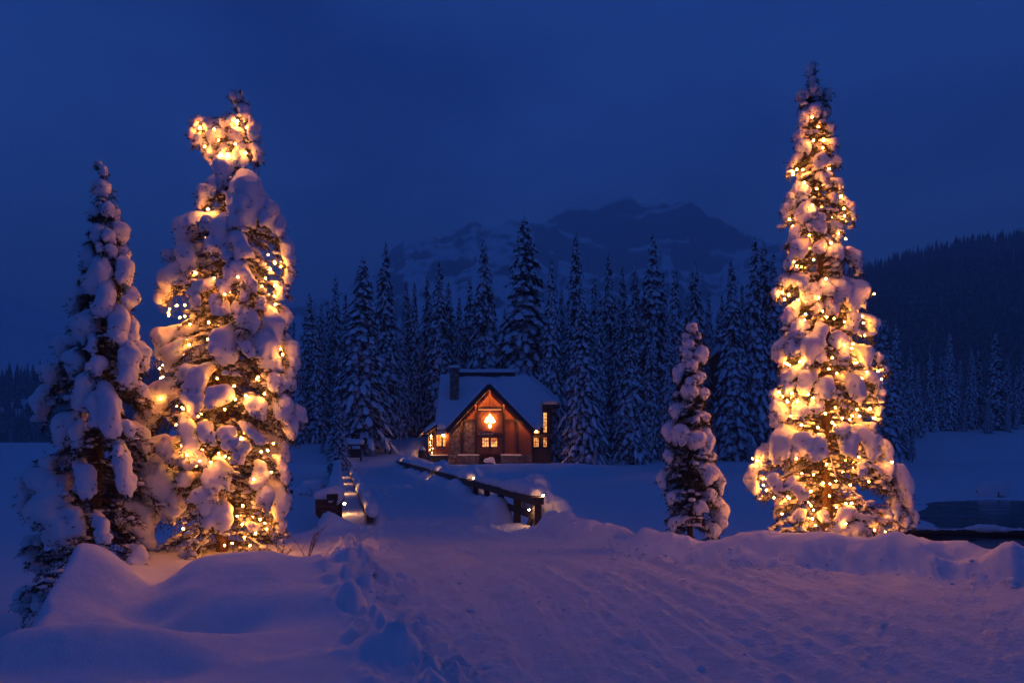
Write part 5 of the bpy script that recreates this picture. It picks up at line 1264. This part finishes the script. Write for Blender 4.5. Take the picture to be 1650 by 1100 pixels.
# bare shrubs
def shrub(x, y, d, h, n_, label, seed):
    p = W(x, y, d); p[2] = ground_z(p[0], p[1]) - .05; rr_ = random.Random(seed)
    e = empty('bare_shrub', p, label, 'shrub')
    for i in range(n_):
        a = rr_.uniform(0, 6.28); ln = rr_.uniform(.2, .55) * h; hh = h * rr_.uniform(.6, 1.05)
        q0 = p; q2 = p + np.array((ln * math.cos(a), ln * math.sin(a), hh)); q1 = (q0 + q2) / 2 + np.array((rr_.uniform(-.08, .08), 0, .06))
        pts = bez(q0, q1, q2, 7); mb = MB(); mb.tube(pts, list(np.linspace(.0075, .003, 7)), 4)
        for k in (3, 4, 5):
            t_ = pts[k] + np.array((rr_.uniform(-.14, .14), rr_.uniform(-.1, .1), rr_.uniform(.05, .16))); mb.tube([pts[k], t_], [.004, .002], 3)
        mb.build('stem', M['bark'], e)
shrub(496, 893, 11.2, .62, 6, 'bare twiggy shrub at the right foot of the lit bent-tipped spruce', 3)
shrub(455, 893, 11.6, .35, 6, 'low bare twigs in front of the lit bent-tipped spruce', 5)
shrub(38, 880, 11.0, .42, 6, 'bare twiggy shrub left of the unlit spruce', 8)

# ------------------------------------------------------------------ the snowy spruce forest
def conifer_proto(seed, h=25.0, r=2.7, snow=1.0, gap=.42, ragged=.25, bare=.0):
    rnd = np.random.default_rng(seed)
    tris = []; snows = []
    z = h * (.03 + bare)
    while z < h * .985:
        f = z / h
        rz = 1.13 * r * (1 - f) ** .78 * (1 - .35 * math.exp(-f * 14)) * (1 + rnd.uniform(-.18, .18)) + .10
        nb = int(rnd.integers(7, 10)) if f < .8 else int(rnd.integers(4, 6)); a0 = rnd.uniform(0, 6.28)
        for k in range(nb):
            a = a0 + 6.283 * k / nb + rnd.uniform(-.3, .3); L = rz * rnd.uniform(1 - ragged * 1.9, 1.12)
            d = np.array((math.cos(a), math.sin(a), 0)); l = np.array((-d[1], d[0], 0)); z0 = z + rnd.uniform(-.15, .15)
            dr = rnd.uniform(.38, .92) * (1.15 - .45 * f)
            def pt(t, lat=0., dz=0.): return np.array((0, 0, z0)) + d * L * t + l * lat + np.array((0, 0, -dr * L * t * t + .10 * L * t + dz))
            nn = 11 if L > .8 else 6
            for j in range(nn):
                t = rnd.uniform(.15, 1.0); sd = rnd.choice((-1, 1)); wid = (.16 + .30 * L * (1 - t * .55)) * rnd.uniform(.5, 1.1)
                b0 = pt(t); tip = pt(min(t + .20, 1.12), sd * wid, -rnd.uniform(.12, .40) * (.5 + .5 * min(L, 1.6)))
                e = (tip - b0); pw = np.cross(e, (0, 0, 1.0)); pw = pw / (np.linalg.norm(pw) + 1e-6) * rnd.uniform(.05, .12) + np.array((0, 0, rnd.uniform(.02, .07)))
                tris.append((b0 - pw, b0 + pw, tip))
            tip = pt(1.1, 0, -.08); b0 = pt(.7); tris.append((b0 - l * .09, b0 + l * .09, tip))
            if rnd.uniform() < snow * (1.08 - .5 * f ** 2):
                ns = 3 if L > 1.1 else 2 if L > .5 else 1
                for j in range(ns):
                    t = (j + .75 + rnd.uniform(-.3, .2)) / ns; hl = L / ns * rnd.uniform(.30, .52) + .05; hw = (.12 + .19 * min(L, 2.2) * (1 - .4 * t)) * rnd.uniform(.65, 1.2); th = rnd.uniform(.09, .26)
                    c_ = pt(t, rnd.uniform(-.12, .12) * L); ring = []
                    for q in range(6):
                        an_ = 6.283 * q / 6 + rnd.uniform(-.25, .25); dt = math.cos(an_) * hl / max(L, .2); la = math.sin(an_) * hw
                        ring.append(pt(t + dt, la + (c_ - pt(t)) @ l, -.05 - .22 * abs(la) - .03) * 1.0)
                    top = c_ + np.array((0, 0, th)); inner = [top + (p_ - top) * .62 + np.array((0, 0, th * .62)) for p_ in ring]
                    snows.append((ring, inner, top))
        z += gap * (1.0 - .45 * f) * rnd.uniform(.65, 1.35)
    tris.append((np.array((-.05, 0, h - .5)), np.array((.05, 0, h - .5)), np.array((0, 0, h + .2))))
    tris.append((np.array((0, -.05, h - .5)), np.array((0, .05, h - .5)), np.array((0, 0, h + .2))))
    T = np.array(tris).reshape(-1, 3)
    crown = mesh_np('crown', T, tris=np.arange(len(T)).reshape(-1, 3), mats=[M['far_needles']], smooth=False)
    V = []; Q = []; Tr = []
    for ring, inner, top in snows:
        b = len(V); V += ring + inner + [top]
        for q in range(6):
            Q.append((b + q, b + (q + 1) % 6, b + 6 + (q + 1) % 6, b + 6 + q)); Tr.append((b + 6 + q, b + 6 + (q + 1) % 6, b + 12))
    sn = mesh_np('bough_snow', np.array(V), quads=np.array(Q), tris=np.array(Tr), mats=[M['forest_snow']], smooth=True)
    tk = MB().tube([(0, 0, -1.0), (0, 0, h * .4), (0, 0, h * .95)], [.30, .2, .03], 8).mesh('trunk', M['bark'], smooth=True)
    return tk, crown, sn, h
PROTO = [conifer_proto(101, 25, 2.5, 1.0), conifer_proto(102, 25, 2.9, .95, .44, .3), conifer_proto(103, 25, 2.2, 1.0, .40, .22), conifer_proto(104, 25, 2.6, .85, .46, .34), conifer_proto(105, 25, 3.2, 1.0, .42, .28), conifer_proto(106, 25, 1.9, .8, .42, .3, .06), conifer_proto(107, 25, 2.4, .9, .44, .3, .16)]
frnd = np.random.default_rng(42)
def spruce(x, ytop, Y, wf, pi, label, group, zoff=None):
    X = cx(x, Y); g = ground_z(X, Y) - .15 if zoff is None else zoff
    tk, cr, sn, h = PROTO[pi % len(PROTO)]
    H = cz(ytop, Y) - g; s = H / h
    e = empty('spruce_tree', (X, Y, g), label, 'tree', group)
    e.rotation_euler = (frnd.uniform(-.012, .012), frnd.uniform(-.015, .015), frnd.uniform(0, 6.28)); e.scale = (s * wf, s * wf, s)
    for nm, me in (('trunk', tk), ('crown', cr), ('bough_snow', sn)): link_mesh(nm, me, e)
    return e
GF = 'snowy spruces of the island forest'
NAMED = [
    (848, 348, 92, 1.28, 4, 'tallest and broadest dark spruce, rising behind the right half of the lodge roof'),
    (784, 385, 93, 1.0, 0, 'tall spruce rising straight above the lodge gable'),
    (925, 373, 96, .92, 2, 'tall narrow spruce just right of the tallest one'),
    (889, 415, 86, .85, 2, 'slim spruce between the tallest one and its tall narrow right neighbour'),
    (1055, 375, 99, 1.0, 1, 'tall ragged spruce with a heavy top, left of the small unlit spruce'),
    (981, 407, 98, .85, 0, 'pointed spruce rising behind the chalet among the trees'),
    (940, 472, 77, 1.02, 4, 'broad snowy spruce at the right corner of the lodge'),
    (1014, 484, 79, .98, 1, 'broad snowy spruce with a bulky snow top on the right shore of the island'),
    (618, 388, 92, .98, 3, 'tallest spruce left of the lodge, with a slim pointed top'),
    (580, 412, 80, 1.22, 4, 'big broad snowy spruce by the left end of the bridge'),
    (545, 636, 63, 1.5, 1, 'small snowy spruce standing at the far left end of the bridge rail'),
    (708, 418, 96, 1.0, 0, 'spruce rising above the lodge chimney'),
    (657, 452, 98, .85, 2, 'slim left one of the twin-topped spruces left of the chimney'),
    (669, 452, 97, .85, 5, 'slim right one of the twin-topped spruces left of the chimney'),
    (690, 437, 100, .8, 3, 'slim spruce between the twin-topped pair and the chimney spruce'),
    (755, 446, 101, .85, 1, 'spruce just left of the one above the lodge gable'),
    (813, 492, 99, .75, 6, 'short thin spruce between the gable spruce and the tallest one'),
    (540, 442, 95, .85, 0, 'spruce in the gap between the lit bent-tipped spruce and the big broad one'),
    (500, 470, 90, 1.05, 1, 'spruce at the left end of the forest, next to the lit bent-tipped spruce'),
    (520, 487, 93, .9, 2, 'second spruce from the left end of the forest'),
    (1088, 427, 97, .85, 2, 'slim spruce directly above the small unlit spruce'),
    (1122, 420, 98, .95, 3, 'spruce just right of and behind the small unlit spruce'),
    (1180, 417, 92, 1.0, 0, 'full snowy spruce halfway between the two right-hand foreground spruces'),
    (1213, 382, 94, .95, 2, 'tallest of the three spruces left of the tall lit spruce'),
    (1231, 385, 96, .8, 3, 'middle of the three spruces left of the tall lit spruce'),
    (1244, 405, 95, .85, 1, 'right one of the three spruces left of the tall lit spruce'),
    (1025, 423, 104, .85, 3, 'spruce behind the bulky-topped one on the right shore'),
    (1003, 425, 106, .8, 2, 'thin spruce between the chalet spruce and the bulky-topped one'),
    (955, 440, 103, .8, 0, 'thin spruce left of the chalet spruce'),
    (1422, 512, 104, 1.1, 4, 'broad snowy spruce just right of the tall lit spruce'),
    (1445, 520, 112, .9, 0, 'spruce behind the broad one right of the tall lit spruce'),
    (1530, 533, 128, .95, 2, 'tall dark spruce in the middle of the far right shore'),
    (1605, 535, 130, 1.15, 3, 'broadest dark spruce of the far right shore'),
    (1500, 546, 126, .9, 5, 'narrow spruce with a bare lower trunk on the far right shore'),
    (1592, 640, 124, 1.1, 4, 'low snowy spruce in front of the far right shore trees'),
    (1565, 560, 131, .9, 0, 'spruce between the tall and the broad dark ones on the far right shore'),
]
for x, yt, Y, wf, pi, lab in NAMED: spruce(x, yt, Y, wf, pi, lab, GF)
FILL = [(512, 500, 88, 1), (530, 480, 100, .9), (553, 468, 101, .9), (566, 500, 97, .9), (598, 470, 98, .9), (606, 520, 86, 1), (632, 480, 102, .9), (645, 510, 92, .9), (727, 450, 103, .8), (740, 480, 100, .8), (768, 470, 106, .8), (799, 470, 107, .8), (826, 470, 105, .8), (868, 470, 104, .85), (905, 455, 101, .8), (916, 500, 92, .85), (966, 480, 92, .85), (992, 500, 96, .8), (1040, 455, 101, .8), (1047, 500, 86, .9), (1070, 440, 104, .8), (1075, 500, 93, .8), (1105, 470, 103, .8), (1140, 470, 102, .85), (1155, 500, 104, .8), (1165, 470, 108, .8), (1197, 460, 101, .8), (1262, 450, 101, .9), (1280, 470, 103, .9), (1300, 470, 106, .9), (1320, 480, 108, .9), (1345, 480, 106, .9), (1370, 490, 107, .9), (1395, 500, 108, .9),
        (1468, 560, 118, .9), (1480, 580, 121, .85), (1515, 570, 131, .9), (1547, 580, 133, .85), (1580, 560, 134, .9), (1622, 570, 134, .9), (1637, 590, 131, .9), (1652, 560, 136, .9), (1670, 570, 134, .9), (1690, 560, 137, .9), (1455, 600, 111, .9), (1555, 640, 126, .9), (1625, 630, 127, .9), (470, 520, 96, .9), (450, 530, 98, .9), (482, 560, 87, .9), (430, 540, 100, .9),
        (678, 520, 121, .8), (700, 520, 122, .8), (720, 530, 120, .8), (640, 540, 120, .8), (660, 530, 124, .8), (750, 520, 118, .8), (780, 530, 119, .8), (810, 540, 118, .8), (880, 520, 118, .8), (840, 520, 120, .8), (935, 520, 116, .8), (1120, 520, 118, .8), (1020, 520, 117, .8), (1210, 520, 116, .8), (590, 540, 118, .8), (550, 540, 116, .8), (700, 575, 104, .9), (640, 600, 98, .9), (622, 560, 104, .9)]
SHORT = ['tallest broad one behind the lodge roof', 'tall one above the lodge gable', 'tall narrow one right of the tallest', 'slim one right of the tallest', 'ragged heavy-topped one', 'pointed one behind the chalet', 'broad one at the right lodge corner', 'bulky-topped one on the right shore', 'slim-topped tall one left of the lodge', 'big broad one by the bridge end', 'small one at the bridge rail end', 'one above the lodge chimney', 'left twin-topped one', 'right twin-topped one', 'slim one by the chimney one', 'one just left of the gable one', 'short thin one right of the gable one', 'one left of the big broad one', 'forest-end one by the lit tree', 'second one from the forest end', 'slim one above the small unlit tree', 'one behind the small unlit tree', 'full one between the right foreground trees', 'tallest of the right-hand three', 'middle of the right-hand three', 'last of the right-hand three', 'one behind the bulky-topped one', 'thin one left of the bulky-topped one', 'thin one left of the chalet one', 'broad one right of the lit spruce', 'one next to it behind the lit spruce', 'tall dark one on the far right shore', 'broadest dark one on the far right shore', 'bare-trunked one on the far right shore', 'low front one on the far right shore', 'one between the tall and broad far-shore ones']
USED = set()
def relative_label(x, yt, Y, lead):
    c = sorted(range(len(NAMED)), key=lambda i: abs(NAMED[i][0] - x))
    cand = []
    for i in c[:6]:
        nx, ny, nY = NAMED[i][:3]
        side = 'left of' if x < nx - 4 else 'right of' if x > nx + 4 else ''
        dep = 'behind' if Y > nY else 'before'
        for s_ in ((f'{dep} and {side}' if side else dep), (side or dep), f'a little {side}' if side else 'close ' + dep, f'deeper in and {side}' if side else 'deeper in ' + dep):
            cand.append(f'{lead} spruce {s_} the {SHORT[i]}')
    for l in cand:
        if l not in USED and len(l.split()) <= 16: USED.add(l); return l
    return cand[0]
for i, (x, yt, Y, wf) in enumerate(FILL):
    lead = 'partly hidden' if Y > 112 else 'low half-hidden' if yt > 525 else 'thin' if wf < .85 else 'snowy'
    x2 = x + frnd.uniform(-3, 3); y2 = yt + frnd.uniform(-6, 6)
    spruce(x2, y2, Y, wf * frnd.uniform(.9, 1.15), i % 7 if i % 7 != 4 else 2, relative_label(x2, y2, Y, lead), GF)
YL = ['young spruce at the foot of the tall one left of the road end', 'young spruce left of the notice kiosk under the tall trees', 'young spruce on the shore just right of the small unlit foreground tree', 'young spruce on the shore behind the small unlit foreground tree', 'young spruce on the shore left of the tall lit spruce', 'young spruce against the right wall of the lodge', 'young spruce on the shore just right of the tall lit spruce', 'lowest young spruce at the water right of the lodge', 'young spruce on the shore left of the small unlit foreground tree']
for i, (x, yt, Y) in enumerate(((600, 690, 78), (520, 700, 80), (1150, 690, 84), (1095, 700, 84), (1210, 700, 88), (925, 700, 76), (1470, 690, 108), (960, 716, 73), (1040, 690, 82))):
    spruce(x, yt, Y, 1.3, i, YL[i], 'young spruces at the forest edge')
